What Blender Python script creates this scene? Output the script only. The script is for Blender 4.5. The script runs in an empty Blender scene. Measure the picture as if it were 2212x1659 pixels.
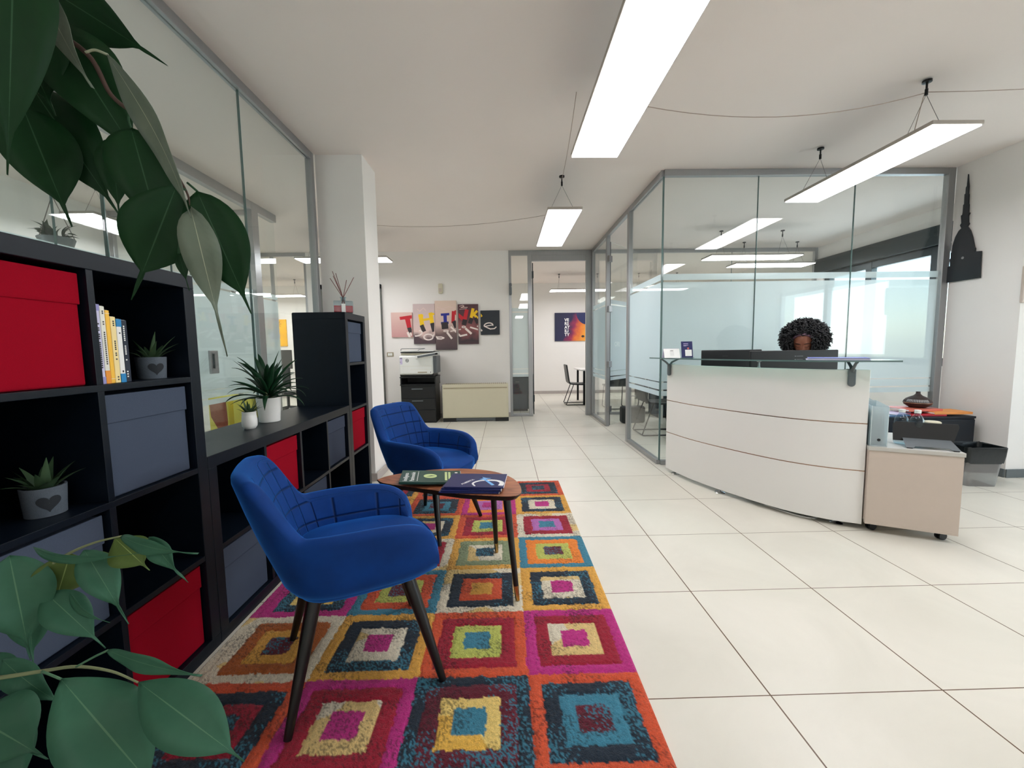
import bpy, bmesh, math, random
import numpy as np
from mathutils import Vector, Matrix
random.seed(7)
S = bpy.context.scene
COL = S.collection
PI = math.pi
# ------------------------------------------------------------------ camera numbers (measured from the floor tiles)
CF, CP, CYW, CR, CH = 877.957, .0859172, .0182993, -.0145307, 1.19373
def cam_axes():
    cy, sy, cp, sp = math.cos(CYW), math.sin(CYW), math.cos(CP), math.sin(CP)
    f = Vector((sy*cp, cy*cp, -sp)); rt = Vector((cy, -sy, 0)); up = rt.cross(f)
    cr, sr = math.cos(CR), math.sin(CR)
    return cr*rt + sr*up, -sr*rt + cr*up, f
RT, UP, FW = cam_axes()
CAM = Vector((0, 0, CH))
def ray(px, py): return RT*((px-1106)/CF) - UP*((py-829.5)/CF) + FW
def atY(px, py, y): d = ray(px, py); return CAM + d*(y/d.y)
def atZ(px, py, z): d = ray(px, py); return CAM + d*((z-CH)/d.z)
def atX(px, py, x): d = ray(px, py); return CAM + d*(x/d.x)

# ------------------------------------------------------------------ materials
def lin(c):
    o = []
    for v in c[:3]:
        v = v/255.
        o.append(v/12.92 if v <= .04045 else ((v+.055)/1.055)**2.4)
    return (o[0], o[1], o[2], 1)
class NT:
    def __init__(s, m):
        m.use_nodes = True; s.t = m.node_tree; s.t.nodes.clear()
        s.out = s.n('ShaderNodeOutputMaterial')
    def n(s, typ, **kw):
        nd = s.t.nodes.new(typ)
        for k, v in kw.items():
            if k.startswith('i_'): nd.inputs[k[2:].replace('_', ' ')].default_value = v
            else: setattr(nd, k, v)
        return nd
    def l(s, a, b): s.t.links.new(a, b)
    def math(s, op, a, b=None, c=None):
        nd = s.n('ShaderNodeMath', operation=op)
        for i, v in enumerate((a, b, c)):
            if v is None: continue
            if isinstance(v, (int, float)): nd.inputs[i].default_value = v
            else: s.l(v, nd.inputs[i])
        return nd.outputs[0]
    def mix(s, f, a, b):
        nd = s.n('ShaderNodeMix', data_type='RGBA')
        for i, v in ((0, f), (6, a), (7, b)):
            if isinstance(v, (int, float, tuple)): nd.inputs[i].default_value = v
            else: s.l(v, nd.inputs[i])
        return nd.outputs[2]
def sc(c, k): return (c[0]*k, c[1]*k, c[2]*k, 1)
def mat(name, col, rough=.6, metal=0, var=.08, scale=20, bump=.0, bscale=200, col2=None, sheen=0, coat=0, spec=.5, alpha=None, trans=0, stretch=None):
    m = bpy.data.materials.new(name); t = NT(m)
    p = t.n('ShaderNodeBsdfPrincipled'); t.l(p.outputs[0], t.out.inputs[0])
    tc = t.n('ShaderNodeTexCoord'); co = tc.outputs['Object']
    if stretch:
        mp = t.n('ShaderNodeMapping'); mp.inputs['Scale'].default_value = stretch; t.l(co, mp.inputs[0]); co = mp.outputs[0]
    nz = t.n('ShaderNodeTexNoise', i_Scale=scale, i_Detail=4.); t.l(co, nz.inputs['Vector'])
    c = lin(col)
    if col2 is None: a, b = sc(c, 1-var), sc(c, 1+var)
    else: a, b = c, lin(col2)
    mx = t.mix(nz.outputs[0], a, b); t.l(mx, p.inputs['Base Color'])
    p.inputs['Roughness'].default_value = rough; p.inputs['Metallic'].default_value = metal
    p.inputs['Specular IOR Level'].default_value = spec
    if sheen: p.inputs['Sheen Weight'].default_value = sheen; p.inputs['Sheen Roughness'].default_value = .4
    if coat: p.inputs['Coat Weight'].default_value = coat; p.inputs['Coat Roughness'].default_value = .1
    if trans: p.inputs['Transmission Weight'].default_value = trans
    if bump:
        n2 = t.n('ShaderNodeTexNoise', i_Scale=bscale, i_Detail=3.); t.l(co, n2.inputs['Vector'])
        bp = t.n('ShaderNodeBump', i_Strength=bump, i_Distance=.002); t.l(n2.outputs[0], bp.inputs['Height']); t.l(bp.outputs[0], p.inputs['Normal'])
    return m
def mat_glass(name, tint=(250, 252, 251), ior=1.45, gloss=(1, 1, 1, 1), rough=.0):
    m = bpy.data.materials.new(name); t = NT(m)
    lw = t.n('ShaderNodeLayerWeight', i_Blend=.5); f5 = t.math('POWER', lw.outputs['Facing'], 5.); f0 = ((ior-1)/(ior+1))**2
    frn = t.n('ShaderNodeMath', operation='MULTIPLY_ADD'); t.l(f5, frn.inputs[0]); frn.inputs[1].default_value = 1-f0; frn.inputs[2].default_value = f0
    fr = frn; tr = t.n('ShaderNodeBsdfTransparent', i_Color=lin(tint))
    gl = t.n('ShaderNodeBsdfGlossy', i_Color=gloss, i_Roughness=rough); mx = t.n('ShaderNodeMixShader')
    t.l(fr.outputs[0], mx.inputs[0]); t.l(tr.outputs[0], mx.inputs[1]); t.l(gl.outputs[0], mx.inputs[2]); t.l(mx.outputs[0], t.out.inputs[0])
    return m
def mat_film(name, col, tp=.12):
    m = bpy.data.materials.new(name); t = NT(m)
    tc = t.n('ShaderNodeTexCoord'); nz = t.n('ShaderNodeTexNoise', i_Scale=1.5); t.l(tc.outputs['Object'], nz.inputs['Vector'])
    c = lin(col); mc = t.mix(nz.outputs[0], sc(c, .97), sc(c, 1.03))
    d = t.n('ShaderNodeBsdfDiffuse'); tl = t.n('ShaderNodeBsdfTranslucent'); tr = t.n('ShaderNodeBsdfTransparent', i_Color=lin((235, 245, 243)))
    t.l(mc, d.inputs[0]); t.l(mc, tl.inputs[0])
    m1 = t.n('ShaderNodeMixShader', i_Fac=.55); t.l(d.outputs[0], m1.inputs[1]); t.l(tl.outputs[0], m1.inputs[2])
    m2 = t.n('ShaderNodeMixShader', i_Fac=tp); t.l(m1.outputs[0], m2.inputs[1]); t.l(tr.outputs[0], m2.inputs[2]); t.l(m2.outputs[0], t.out.inputs[0])
    return m
def mat_emit(name, col, st):
    m = bpy.data.materials.new(name); t = NT(m)
    tc = t.n('ShaderNodeTexCoord'); nz = t.n('ShaderNodeTexNoise', i_Scale=3.); t.l(tc.outputs['Object'], nz.inputs['Vector'])
    c = lin(col); e = t.n('ShaderNodeEmission', i_Strength=st); t.l(t.mix(nz.outputs[0], sc(c, .99), c), e.inputs[0]); t.l(e.outputs[0], t.out.inputs[0])
    return m
def mat_ramp(name, stops, axis=2, lo=0, hi=1, rough=.6, noise=.0, axis2=None, k2=0):
    """colour that runs along an object axis: printed pictures"""
    m = bpy.data.materials.new(name); t = NT(m)
    p = t.n('ShaderNodeBsdfPrincipled', i_Roughness=rough); t.l(p.outputs[0], t.out.inputs[0])
    tc = t.n('ShaderNodeTexCoord'); sp = t.n('ShaderNodeSeparateXYZ'); t.l(tc.outputs['Object'], sp.inputs[0])
    v = sp.outputs[axis]
    if axis2 is not None: v = t.math('ADD', v, t.math('MULTIPLY', sp.outputs[axis2], k2))
    if noise:
        nz = t.n('ShaderNodeTexNoise', i_Scale=6.); t.l(tc.outputs['Object'], nz.inputs['Vector']); v = t.math('ADD', v, t.math('MULTIPLY', nz.outputs[0], noise))
    f = t.math('DIVIDE', t.math('SUBTRACT', v, lo), hi-lo)
    r = t.n('ShaderNodeValToRGB'); t.l(f, r.inputs[0])
    els = r.color_ramp.elements
    while len(els) < len(stops): els.new(.5)
    for e, (q, c) in zip(els, stops): e.position = q; e.color = lin(c)
    t.l(r.outputs[0], p.inputs['Base Color'])
    return m

M = {}
M['wall'] = mat('wall_paint', (236, 233, 229), .9, var=.02, scale=3, bump=.05, bscale=300)
M['ceil'] = mat('ceiling_paint', (240, 231, 225), .95, var=.02, scale=2)
M['alu'] = mat('aluminium', (168, 170, 172), .38, .75, var=.05, scale=40, stretch=(1, 1, .05))
M['alu_dark'] = mat('dark_frame', (46, 58, 62), .4, .4)
M['glass'] = mat_glass('clear_glass')
M['glass_edge'] = mat('glass_edge', (92, 116, 114), .1, var=.1)
M['film'] = mat_film('frosted_film', (226, 238, 243))
M['film_white'] = mat_film('white_film_strip', (240, 246, 246), .02)
M['shelf'] = mat('black_brown_wood', (8, 17, 28), .38, spec=.28, var=.25, scale=14, stretch=(1, .08, 1), bump=.1, bscale=90)
M['shelf_back'] = mat('black_board', (9, 10, 12), .9, spec=.1)
M['red_box'] = mat('red_fabric', (148, 10, 32), .95, spec=.08, var=.1, scale=350, bump=.35, bscale=700)
M['grey_box'] = mat('grey_fabric', (72, 81, 98), .95, spec=.08, var=.08, scale=350, bump=.35, bscale=700)
M['plastic_white'] = mat('white_plastic', (232, 234, 230), .35, var=.02)
M['plastic_black'] = mat('black_plastic', (18, 20, 22), .4, var=.1)
M['plastic_grey'] = mat('grey_plastic', (96, 102, 106), .4)
M['desk'] = mat('desk_laminate', (230, 229, 226), .3, var=.015, scale=3)
M['desk_line'] = mat('champagne_metal', (172, 140, 120), .25, .8)
M['chrome'] = mat('chrome', (220, 220, 222), .12, 1., var=.02)
M['steel'] = mat('brushed_steel', (150, 150, 152), .3, .9)
M['beige_lam'] = mat('taupe_laminate', (196, 182, 170), .45, var=.03)
M['beige_top'] = mat('grey_laminate', (188, 186, 180), .4, var=.03)
M['heater'] = mat('cream_enamel', (206, 200, 176), .4, var=.02)
M['heater_d'] = mat('cream_enamel_dark', (160, 150, 124), .5)
M['black_wood'] = mat('black_lacquered_wood', (12, 12, 14), .3, var=.2, stretch=(1, 1, .1))
M['brass'] = mat('brass', (186, 150, 96), .25, 1.)
M['lamp_frame'] = mat('lamp_housing', (175, 168, 160), .4, .5)
M['led'] = mat_emit('led_diffuser', (253, 251, 254), 12)
M['wire'] = mat('dark_wire', (120, 112, 106), .5)
M['cord'] = mat('grey_cord', (176, 158, 146), .7)
M['terracotta'] = mat('soil', (30, 24, 20), .95, var=.4, scale=60, bump=.8, bscale=80)
M['pot_white'] = mat('white_ceramic', (236, 234, 230), .35, var=.02)
M['pot_felt'] = mat('grey_felt', (84, 92, 102), .9, var=.18, scale=200, bump=.5, bscale=500)
M['heart'] = mat('dark_heart', (34, 38, 44), .9)
M['paper'] = mat('paper', (238, 238, 236), .7, var=.02)
M['navy'] = mat('navy_cover', (30, 38, 92), .35, var=.06)
M['green_cover'] = mat('green_cover', (38, 74, 66), .35, var=.06)
M['lime'] = mat('lime_print', (198, 214, 150), .5)
M['sky_print'] = mat('sky_print', (120, 180, 235), .5)
M['ink'] = mat('ink', (60, 60, 62), .7)
M['black_metal'] = mat('black_metal', (20, 22, 24), .35, .4)
M['leather'] = mat('black_leather', (16, 24, 28), .4, var=.2, scale=60, bump=.2, bscale=150)
M['baseboard'] = mat('baseboard_grey', (98, 106, 108), .5)
M['baseboard_w'] = mat('baseboard_taupe', (176, 168, 164), .5)
M['diff_brown'] = mat('dark_walnut', (48, 34, 32), .45, var=.25, scale=30, stretch=(1, 1, .2))
M['red_fold'] = mat('red_card', (190, 30, 50), .5)
M['orange_fold'] = mat('orange_card', (232, 150, 70), .5)
M['peach_fold'] = mat('salmon_card', (214, 110, 90), .5)
M['blue_fold'] = mat('blue_card', (50, 90, 130), .5)
M['lavender'] = mat('lavender_card', (206, 196, 226), .5)
M['skin'] = mat('brown_skin', (140, 86, 64), .5, var=.08, scale=30, bump=.08, bscale=300)
M['skin_dark'] = mat('lash_line', (24, 16, 14), .7)
M['lips'] = mat('lips', (112, 56, 50), .5)
M['hair'] = mat('black_hair', (12, 12, 16), .6, var=.4, scale=80)
M['headband'] = mat('mauve_headband', (122, 92, 110), .6, var=.2, scale=200)
M['shirt'] = mat('dark_knit', (34, 38, 48), .9, var=.1, scale=200, bump=.3)
M['trouser'] = mat('dark_denim', (26, 30, 42), .9, var=.1, scale=200)
M['shoe'] = mat('shoe_white', (220, 220, 222), .5)
M['bag_film'] = mat('black_bag', (14, 20, 22), .25, var=.3, scale=30, bump=1., bscale=25)
M['screen'] = mat('dark_screen', (8, 10, 12), .15)
M['clear_plastic'] = mat_glass('clear_plastic', (214, 224, 226), 1.5, rough=.25)
M['water_glass'] = mat_glass('bottle_plastic', (226, 236, 240), 1.5, rough=.03)
M['bin_plastic'] = mat_film('bin_plastic', (214, 210, 208), .4)
M['file_film'] = mat_film('clear_file_plastic', (222, 228, 234), .5)
M['red_liquid'] = mat('red_liquid', (190, 16, 34), .15, coat=.5)
M['reed'] = mat('reed', (116, 62, 60), .7)
M['silh'] = mat('black_acrylic', (14, 22, 30), .3)
M['tile_dark'] = mat('dark_cabinet', (40, 54, 64), .5)
M['stem_brown'] = mat('brown_twig', (72, 52, 44), .8)
M['stem_green'] = mat('pale_twig', (120, 128, 92), .7)
M['bark'] = mat('bark', (96, 84, 70), .9, var=.3, scale=40, bump=.8, bscale=60)

def mat_floor():
    m = bpy.data.materials.new('porcelain_floor_tiles'); t = NT(m)
    p = t.n('ShaderNodeBsdfPrincipled'); t.l(p.outputs[0], t.out.inputs[0])
    tc = t.n('ShaderNodeTexCoord'); sp = t.n('ShaderNodeSeparateXYZ'); t.l(tc.outputs['Object'], sp.inputs[0])
    def line(o, off, hw):
        a = t.math('DIVIDE', t.math('SUBTRACT', o, off), .6)
        r = t.math('ABSOLUTE', t.math('SUBTRACT', a, t.math('ROUND', a)))
        return t.math('LESS_THAN', r, hw/.6), t.math('FLOOR', a)
    lx, ix = line(sp.outputs[0], .8932, .0026); ly, iy = line(sp.outputs[1], .677, .0019)
    g = t.math('MAXIMUM', lx, ly)
    cb = t.n('ShaderNodeCombineXYZ'); t.l(ix, cb.inputs[0]); t.l(iy, cb.inputs[1])
    wn = t.n('ShaderNodeTexWhiteNoise'); t.l(cb.outputs[0], wn.inputs[0])
    nz = t.n('ShaderNodeTexNoise', i_Scale=1.8, i_Detail=8., i_Roughness=.62, i_Distortion=.8); t.l(tc.outputs['Object'], nz.inputs['Vector'])
    base = t.mix(nz.outputs[0], lin((206, 203, 190)), lin((236, 232, 221)))
    base = t.mix(t.math('MULTIPLY', wn.outputs[0], .25), base, lin((210, 206, 192)))
    t.l(t.mix(g, base, lin((92, 66, 40))), p.inputs['Base Color'])
    t.l(t.math('ADD', t.math('MULTIPLY', nz.outputs[0], .18), .24), p.inputs['Roughness'])
    p.inputs['Specular IOR Level'].default_value = .4
    bp = t.n('ShaderNodeBump', i_Strength=.3, i_Distance=.001); bp.invert = True; t.l(g, bp.inputs['Height']); t.l(bp.outputs[0], p.inputs['Normal'])
    return m
M['floor'] = mat_floor()
def mat_velvet():
    m = bpy.data.materials.new('blue_velvet'); t = NT(m)
    p = t.n('ShaderNodeBsdfPrincipled', i_Roughness=.75); t.l(p.outputs[0], t.out.inputs[0])
    tc = t.n('ShaderNodeTexCoord'); uv = t.n('ShaderNodeUVMap'); sp = t.n('ShaderNodeSeparateXYZ'); t.l(uv.outputs[0], sp.inputs[0])
    def gr(o):
        r = t.math('ABSOLUTE', t.math('SUBTRACT', o, t.math('ROUND', o)))
        return t.math('SMOOTH_MIN', t.math('MULTIPLY', r, 14.), 1., .2)
    h = t.math('MULTIPLY', gr(sp.outputs[0]), gr(sp.outputs[1]))
    nz = t.n('ShaderNodeTexNoise', i_Scale=9., i_Detail=5.); t.l(tc.outputs['Object'], nz.inputs['Vector'])
    n2 = t.n('ShaderNodeTexNoise', i_Scale=500.); t.l(tc.outputs['Object'], n2.inputs['Vector'])
    c = t.mix(nz.outputs[0], lin((2, 34, 86)), lin((3, 62, 140)))
    t.l(t.mix(t.math('SUBTRACT', 1., h), c, lin((1, 26, 66))), p.inputs['Base Color'])
    p.inputs['Sheen Weight'].default_value = .9; p.inputs['Sheen Roughness'].default_value = .35; p.inputs['Sheen Tint'].default_value = lin((60, 150, 255))
    p.inputs['Specular IOR Level'].default_value = .2
    b = t.n('ShaderNodeBump', i_Strength=.6, i_Distance=.008); t.l(t.math('ADD', h, t.math('MULTIPLY', n2.outputs[0], .04)), b.inputs['Height']); t.l(b.outputs[0], p.inputs['Normal'])
    return m
M['velvet'] = mat_velvet()
def mat_walnut():
    m = bpy.data.materials.new('walnut_veneer'); t = NT(m)
    p = t.n('ShaderNodeBsdfPrincipled', i_Roughness=.38); t.l(p.outputs[0], t.out.inputs[0])
    tc = t.n('ShaderNodeTexCoord'); mp = t.n('ShaderNodeMapping'); mp.inputs['Scale'].default_value = (1.2, 9, 1); mp.inputs['Rotation'].default_value = (0, 0, .12); t.l(tc.outputs['Object'], mp.inputs[0])
    nz = t.n('ShaderNodeTexNoise', i_Scale=1.6, i_Detail=2., i_Distortion=1.); t.l(mp.outputs[0], nz.inputs['Vector'])
    wv = t.n('ShaderNodeMath', operation='SINE'); t.l(t.math('MULTIPLY', nz.outputs[0], 70.), wv.inputs[0])
    f = t.math('MULTIPLY_ADD', wv.outputs[0], .5, .5)
    t.l(t.mix(t.math('POWER', f, 2.), lin((176, 112, 76)), lin((112, 62, 40))), p.inputs['Base Color'])
    return m
M['walnut'] = mat_walnut()
def mat_leaf(name, c1, c2, rib, tr=.25, rough=.35):
    m = bpy.data.materials.new(name); t = NT(m)
    p = t.n('ShaderNodeBsdfPrincipled', i_Roughness=rough); tc = t.n('ShaderNodeTexCoord')
    uv = t.n('ShaderNodeUVMap'); sp = t.n('ShaderNodeSeparateXYZ'); t.l(uv.outputs[0], sp.inputs[0])
    nz = t.n('ShaderNodeTexNoise', i_Scale=25., i_Detail=4.); t.l(tc.outputs['Object'], nz.inputs['Vector'])
    a = t.math('ABSOLUTE', sp.outputs[0])
    ribm = t.math('LESS_THAN', a, .02)
    vv = t.math('SINE', t.math('MULTIPLY', t.math('SUBTRACT', sp.outputs[1], t.math('MULTIPLY', a, .14)), 110.))
    c = t.mix(nz.outputs[0], lin(c1), lin(c2)); c = t.mix(t.math('MULTIPLY', ribm, .8), c, lin(rib)); t.l(c, p.inputs['Base Color']); p.inputs['Specular IOR Level'].default_value = .25
    b = t.n('ShaderNodeBump', i_Strength=.05, i_Distance=.0006); t.l(t.math('ADD', vv, t.math('MULTIPLY', nz.outputs[0], 2.)), b.inputs['Height']); t.l(b.outputs[0], p.inputs['Normal'])
    tl = t.n('ShaderNodeBsdfTranslucent'); t.l(c, tl.inputs[0]); mx = t.n('ShaderNodeMixShader', i_Fac=tr); t.l(p.outputs[0], mx.inputs[1]); t.l(tl.outputs[0], mx.inputs[2]); t.l(mx.outputs[0], t.out.inputs[0])
    return m
M['leaf'] = mat_leaf('dark_leaf', (8, 42, 18), (14, 60, 24), (54, 90, 62), .2, .55)
M['leaf_pale'] = mat_leaf('pale_underside_leaf', (74, 92, 78), (122, 130, 114), (170, 176, 150), .15, .5)
M['leaf_daylit'] = mat_leaf('daylit_haze_leaf', (44, 88, 68), (62, 108, 84), (92, 130, 100), .2, .5)  # paler green paints daylight and haze on the lower leaves into their colour
M['leaf_olive'] = mat_leaf('olive_leaf', (70, 92, 42), (96, 116, 58), (150, 170, 100), .3, .5)
M['strap'] = mat_leaf('strap_leaf', (14, 44, 30), (34, 74, 46), (50, 96, 60), .15)
M['aloe'] = mat_leaf('succulent_leaf', (36, 62, 44), (70, 92, 60), (70, 92, 60), .0, .6)

# ------------------------------------------------------------------ mesh helper
class MB:
    def __init__(s): s.v = []; s.f = []; s.m = []; s.uv = {}
    def add(s, vs, fs, mi=0):
        b = len(s.v); s.v += [tuple(p) for p in vs]
        for f in fs: s.f.append(tuple(b+i for i in f)); s.m.append(mi)
        return b
    def box(s, x0, y0, z0, x1, y1, z1, mi=0, T=None):
        x0, x1 = sorted((x0, x1)); y0, y1 = sorted((y0, y1)); z0, z1 = sorted((z0, z1))
        vs = [Vector(p) for p in ((x0, y0, z0), (x1, y0, z0), (x1, y1, z0), (x0, y1, z0), (x0, y0, z1), (x1, y0, z1), (x1, y1, z1), (x0, y1, z1))]
        if T: vs = [T @ p for p in vs]
        s.add(vs, [(0, 3, 2, 1), (4, 5, 6, 7), (0, 1, 5, 4), (1, 2, 6, 5), (2, 3, 7, 6), (3, 0, 4, 7)], mi); return s
    def loft(s, rings, mi=0, closed=True, caps=True):
        n = len(rings[0]); b = len(s.v)
        for r in rings: s.v += [tuple(p) for p in r]
        for i in range(len(rings)-1):
            for j in range(n if closed else n-1):
                k = (j+1) % n; s.f.append((b+i*n+j, b+i*n+k, b+(i+1)*n+k, b+(i+1)*n+j)); s.m.append(mi)
        if caps and closed:
            s.f.append(tuple(b+j for j in reversed(range(n)))); s.m.append(mi)
            s.f.append(tuple(b+(len(rings)-1)*n+j for j in range(n))); s.m.append(mi)
        return s
    def tube(s, pts, r, seg=8, mi=0):
        pts = [Vector(p) for p in pts]; rs = r if isinstance(r, (list, tuple)) else [r]*len(pts); rings = []; u = None
        for i, p in enumerate(pts):
            d = (pts[min(i+1, len(pts)-1)]-pts[max(i-1, 0)]).normalized()
            if u is None: u = d.orthogonal().normalized()
            else:
                u = u - d*u.dot(d)
                u = u.normalized() if u.length > 1e-6 else d.orthogonal().normalized()
            w = d.cross(u); rings.append([p + (u*math.cos(a)+w*math.sin(a))*rs[i] for a in [2*PI*k/seg for k in range(seg)]])
        return s.loft(rings, mi)
    def lathe(s, prof, c=(0, 0, 0), seg=28, mi=0, sx=1, sy=1):
        rings = [[(c[0]+r*math.cos(2*PI*k/seg)*sx, c[1]+r*math.sin(2*PI*k/seg)*sy, c[2]+z) for k in range(seg)] for r, z in prof]
        return s.loft(rings, mi)
    def prism(s, poly, z0, z1, mi=0, T=None):
        a = [Vector((x, y, z0)) for x, y in poly]; b = [Vector((x, y, z1)) for x, y in poly]
        if T: a = [T @ p for p in a]; b = [T @ p for p in b]
        return s.loft([a, b], mi)
    def text(s, txt, size, T, depth=.0008, mi=0, font_sx=1, align='LEFT', bold=.012):
        cu = bpy.data.curves.new('t', 'FONT'); cu.body = txt; cu.size = size; cu.extrude = depth; cu.align_x = align; cu.resolution_u = 2; cu.offset = size*bold
        o = bpy.data.objects.new('t', cu); COL.objects.link(o); dg = bpy.context.evaluated_depsgraph_get(); dg.update()
        me = bpy.data.meshes.new_from_object(o.evaluated_get(dg))
        s.add([T @ Vector((v.co.x*font_sx, v.co.y, v.co.z)) for v in me.vertices], [tuple(p.vertices) for p in me.polygons], mi)
        bpy.data.objects.remove(o); bpy.data.curves.remove(cu); bpy.data.meshes.remove(me); return s
    def build(s, name, mats, parent=None, smooth=None, bevel=0, seg=2, solid=0, subsurf=0, uvs=None, recalc=True):
        me = bpy.data.meshes.new(name); me.from_pydata(s.v, [], s.f); me.validate(verbose=False) if False else None
        if not isinstance(mats, (list, tuple)): mats = [mats]
        for m in mats: me.materials.append(M[m] if isinstance(m, str) else m)
        if len(mats) > 1: me.polygons.foreach_set('material_index', s.m)
        if uvs is not None:
            ul = me.uv_layers.new(name='UVMap')
            for l in me.loops: ul.data[l.index].uv = uvs[l.vertex_index]
        if recalc:
            bm = bmesh.new(); bm.from_mesh(me); bmesh.ops.recalc_face_normals(bm, faces=bm.faces); bm.to_mesh(me); bm.free()
        if smooth is not None:
            me.polygons.foreach_set('use_smooth', [True]*len(me.polygons))
            if smooth < 180: me.set_sharp_from_angle(angle=math.radians(smooth))
        me.update()
        o = bpy.data.objects.new(name, me); COL.objects.link(o)
        if parent: o.parent = parent
        if solid: md = o.modifiers.new('Solidify', 'SOLIDIFY'); md.thickness = solid; md.offset = 0
        if bevel:
            md = o.modifiers.new('Bevel', 'BEVEL'); md.width = bevel; md.segments = seg; md.limit_method = 'ANGLE'; md.angle_limit = math.radians(40)
        if subsurf: md = o.modifiers.new('Subdivision', 'SUBSURF'); md.levels = subsurf; md.render_levels = subsurf
        return o
def empty(name, loc=(0, 0, 0), rz=0, size=.1):
    o = bpy.data.objects.new(name, None); COL.objects.link(o); o.location = loc; o.rotation_euler = (0, 0, rz); o.empty_display_size = size; return o
def tag(o, label, cat, group=None, kind=None):
    o['label'] = label; o['category'] = cat
    if group: o['group'] = group
    if kind: o['kind'] = kind
    return o
def struct(o): o['kind'] = 'structure'; return o
def copy_tree(o, parent=None):
    c = o.copy(); COL.objects.link(c)
    if parent: c.parent = parent
    for ch in list(o.children):
        if ch.name != c.name: copy_tree(ch, c)
    return c
def TR(loc=(0, 0, 0), rx=0, ry=0, rz=0): return Matrix.Translation(loc) @ Matrix.Rotation(rz, 4, 'Z') @ Matrix.Rotation(ry, 4, 'Y') @ Matrix.Rotation(rx, 4, 'X')
def catmull(P, n=8):
    P = [Vector(p) for p in P]; Q = [P[0]*2-P[1]] + P + [P[-1]*2-P[-2]]; out = []
    for i in range(1, len(Q)-2):
        a, b, c, d = Q[i-1:i+3]
        for k in range(n):
            t = k/n; out.append(.5*((2*b)+(c-a)*t+(2*a-5*b+4*c-d)*t*t+(3*b-a-3*c+d)*t**3))
    out.append(P[-1]); return out
def sstep(a, b, x):
    t = min(1, max(0, (x-a)/(b-a))); return t*t*(3-2*t)
EXPO = 0.62
M['counter_glass'] = mat_glass('counter_glass', (205, 232, 226), 1.5)
# ================================================================== THE SETTING
CZ = 2.88
struct(MB().box(-7.2, -3.1, -.1, 6.7, 10.9, 0).build('floor', 'floor'))
struct(MB().box(-7.2, -3.1, CZ, 6.7, 10.9, CZ+.1).build('ceiling', 'ceil'))
struct(MB().box(-7.2, -3.1, 0, 6.7, -3.0, CZ).build('wall_near', 'wall'))
struct(MB().box(-7.2, 10.7, 0, 6.7, 10.9, CZ).build('wall_rear', 'wall'))
struct(MB().box(-3.36, 7.15, 0, .10, 7.27, CZ).build('wall_back', 'wall'))
struct(MB().box(4.40, 3.42, 0, 6.7, 4.0, CZ).build('wall_right', 'wall'))
def wall_hole(name, x0, x1, y0, y1, wy0, wy1, wz0, wz1):
    b = MB(); b.box(x0, y0, 0, x1, wy0, CZ); b.box(x0, wy1, 0, x1, y1, CZ); b.box(x0, wy0, 0, x1, wy1, wz0); b.box(x0, wy0, wz1, x1, wy1, CZ)
    return struct(b.build(name, 'wall'))
wall_hole('wall_window_side', 6.5, 6.7, -3, 3.42, -1.6, 2.6, .9, 2.4)
wall_hole('wall_conference', 5.5, 5.7, 4.0, 10.7, 4.25, 7.0, .9, 2.42)
wall_hole('wall_left', -4.85, -4.65, -3, 7.15, -.6, 2.2, .95, 2.3)
struct(MB().box(-7.2, 7.15, 0, -7.0, 10.7, CZ).build('wall_rear_left', 'wall'))
# white plastered pillar between the glass office and the passage
struct(MB().box(-1.60, 3.68, 0, -1.20, 4.04, CZ).build('wall_pillar', 'wall'))
def bb(name, x0, y0, x1, y1, m='baseboard', h=.075): struct(MB().box(x0, y0, 0, x1, y1, h).build(name, m, bevel=.003))
bb('baseboard_pillar_front', -1.60, 3.67, -1.18, 3.68, 'baseboard_w'); bb('baseboard_pillar_side', -1.19, 3.68, -1.18, 4.07, 'baseboard_w')
bb('baseboard_back', -2.0, 7.14, .10, 7.15, 'baseboard_w'); bb('baseboard_rear', -7, 10.68, 5.5, 10.7, 'baseboard_w')
bb('baseboard_right', 4.40, 3.408, 6.5, 3.42); bb('baseboard_right_return', 4.388, 3.42, 4.40, 4.0)

FILMZ = [(1.845, 1.905), (.845, 1.825), (.765, .835), (.70, .75)]
def glass_wall(name, p0, p1, segs, z1=CZ, rail=.06, film=True, posts=(), dp=.05, end=(True, True), brail=.045, joint_w=.004):
    """segs: list of (s0, s1) panes along the run; posts: list of (s0, s1)"""
    p0 = Vector((*p0, 0)); p1 = Vector((*p1, 0)); L = (p1-p0).length; a = math.atan2(p1.y-p0.y, p1.x-p0.x)
    r = struct(empty(name, p0, a))
    MB().box(0, -dp/2, z1-rail, L, dp/2, z1).build('top_rail', 'alu', r, bevel=.003)
    prev = None
    for i, (s0, s1) in enumerate(segs):
        MB().box(s0, -dp/2, 0, s1, dp/2, brail).build('bottom_rail', 'alu', r, bevel=.003)
        pn = MB().box(s0+.002, -.005, brail, s1-.002, .005, z1-rail).build('pane', 'glass', r)
        if film:
            b = MB()
            for a0, b0 in FILMZ: b.add([(s0+.003, .0065, a0), (s1-.003, .0065, a0), (s1-.003, .0065, b0), (s0+.003, .0065, b0)], [(0, 1, 2, 3)])
            b.build('frosted_film', 'film', pn)
        if prev is not None and abs(prev-s0) < .01: MB().box(s0-joint_w/2, -.007, brail, s0+joint_w/2, .007, z1-rail).build('glass_joint', 'glass_edge', r)
        prev = s1
    for s0, s1 in posts: MB().box(s0, -dp/2-.002, 0, s1, dp/2+.002, z1-.001).build('post', 'alu', r, bevel=.004)
    return r
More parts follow.
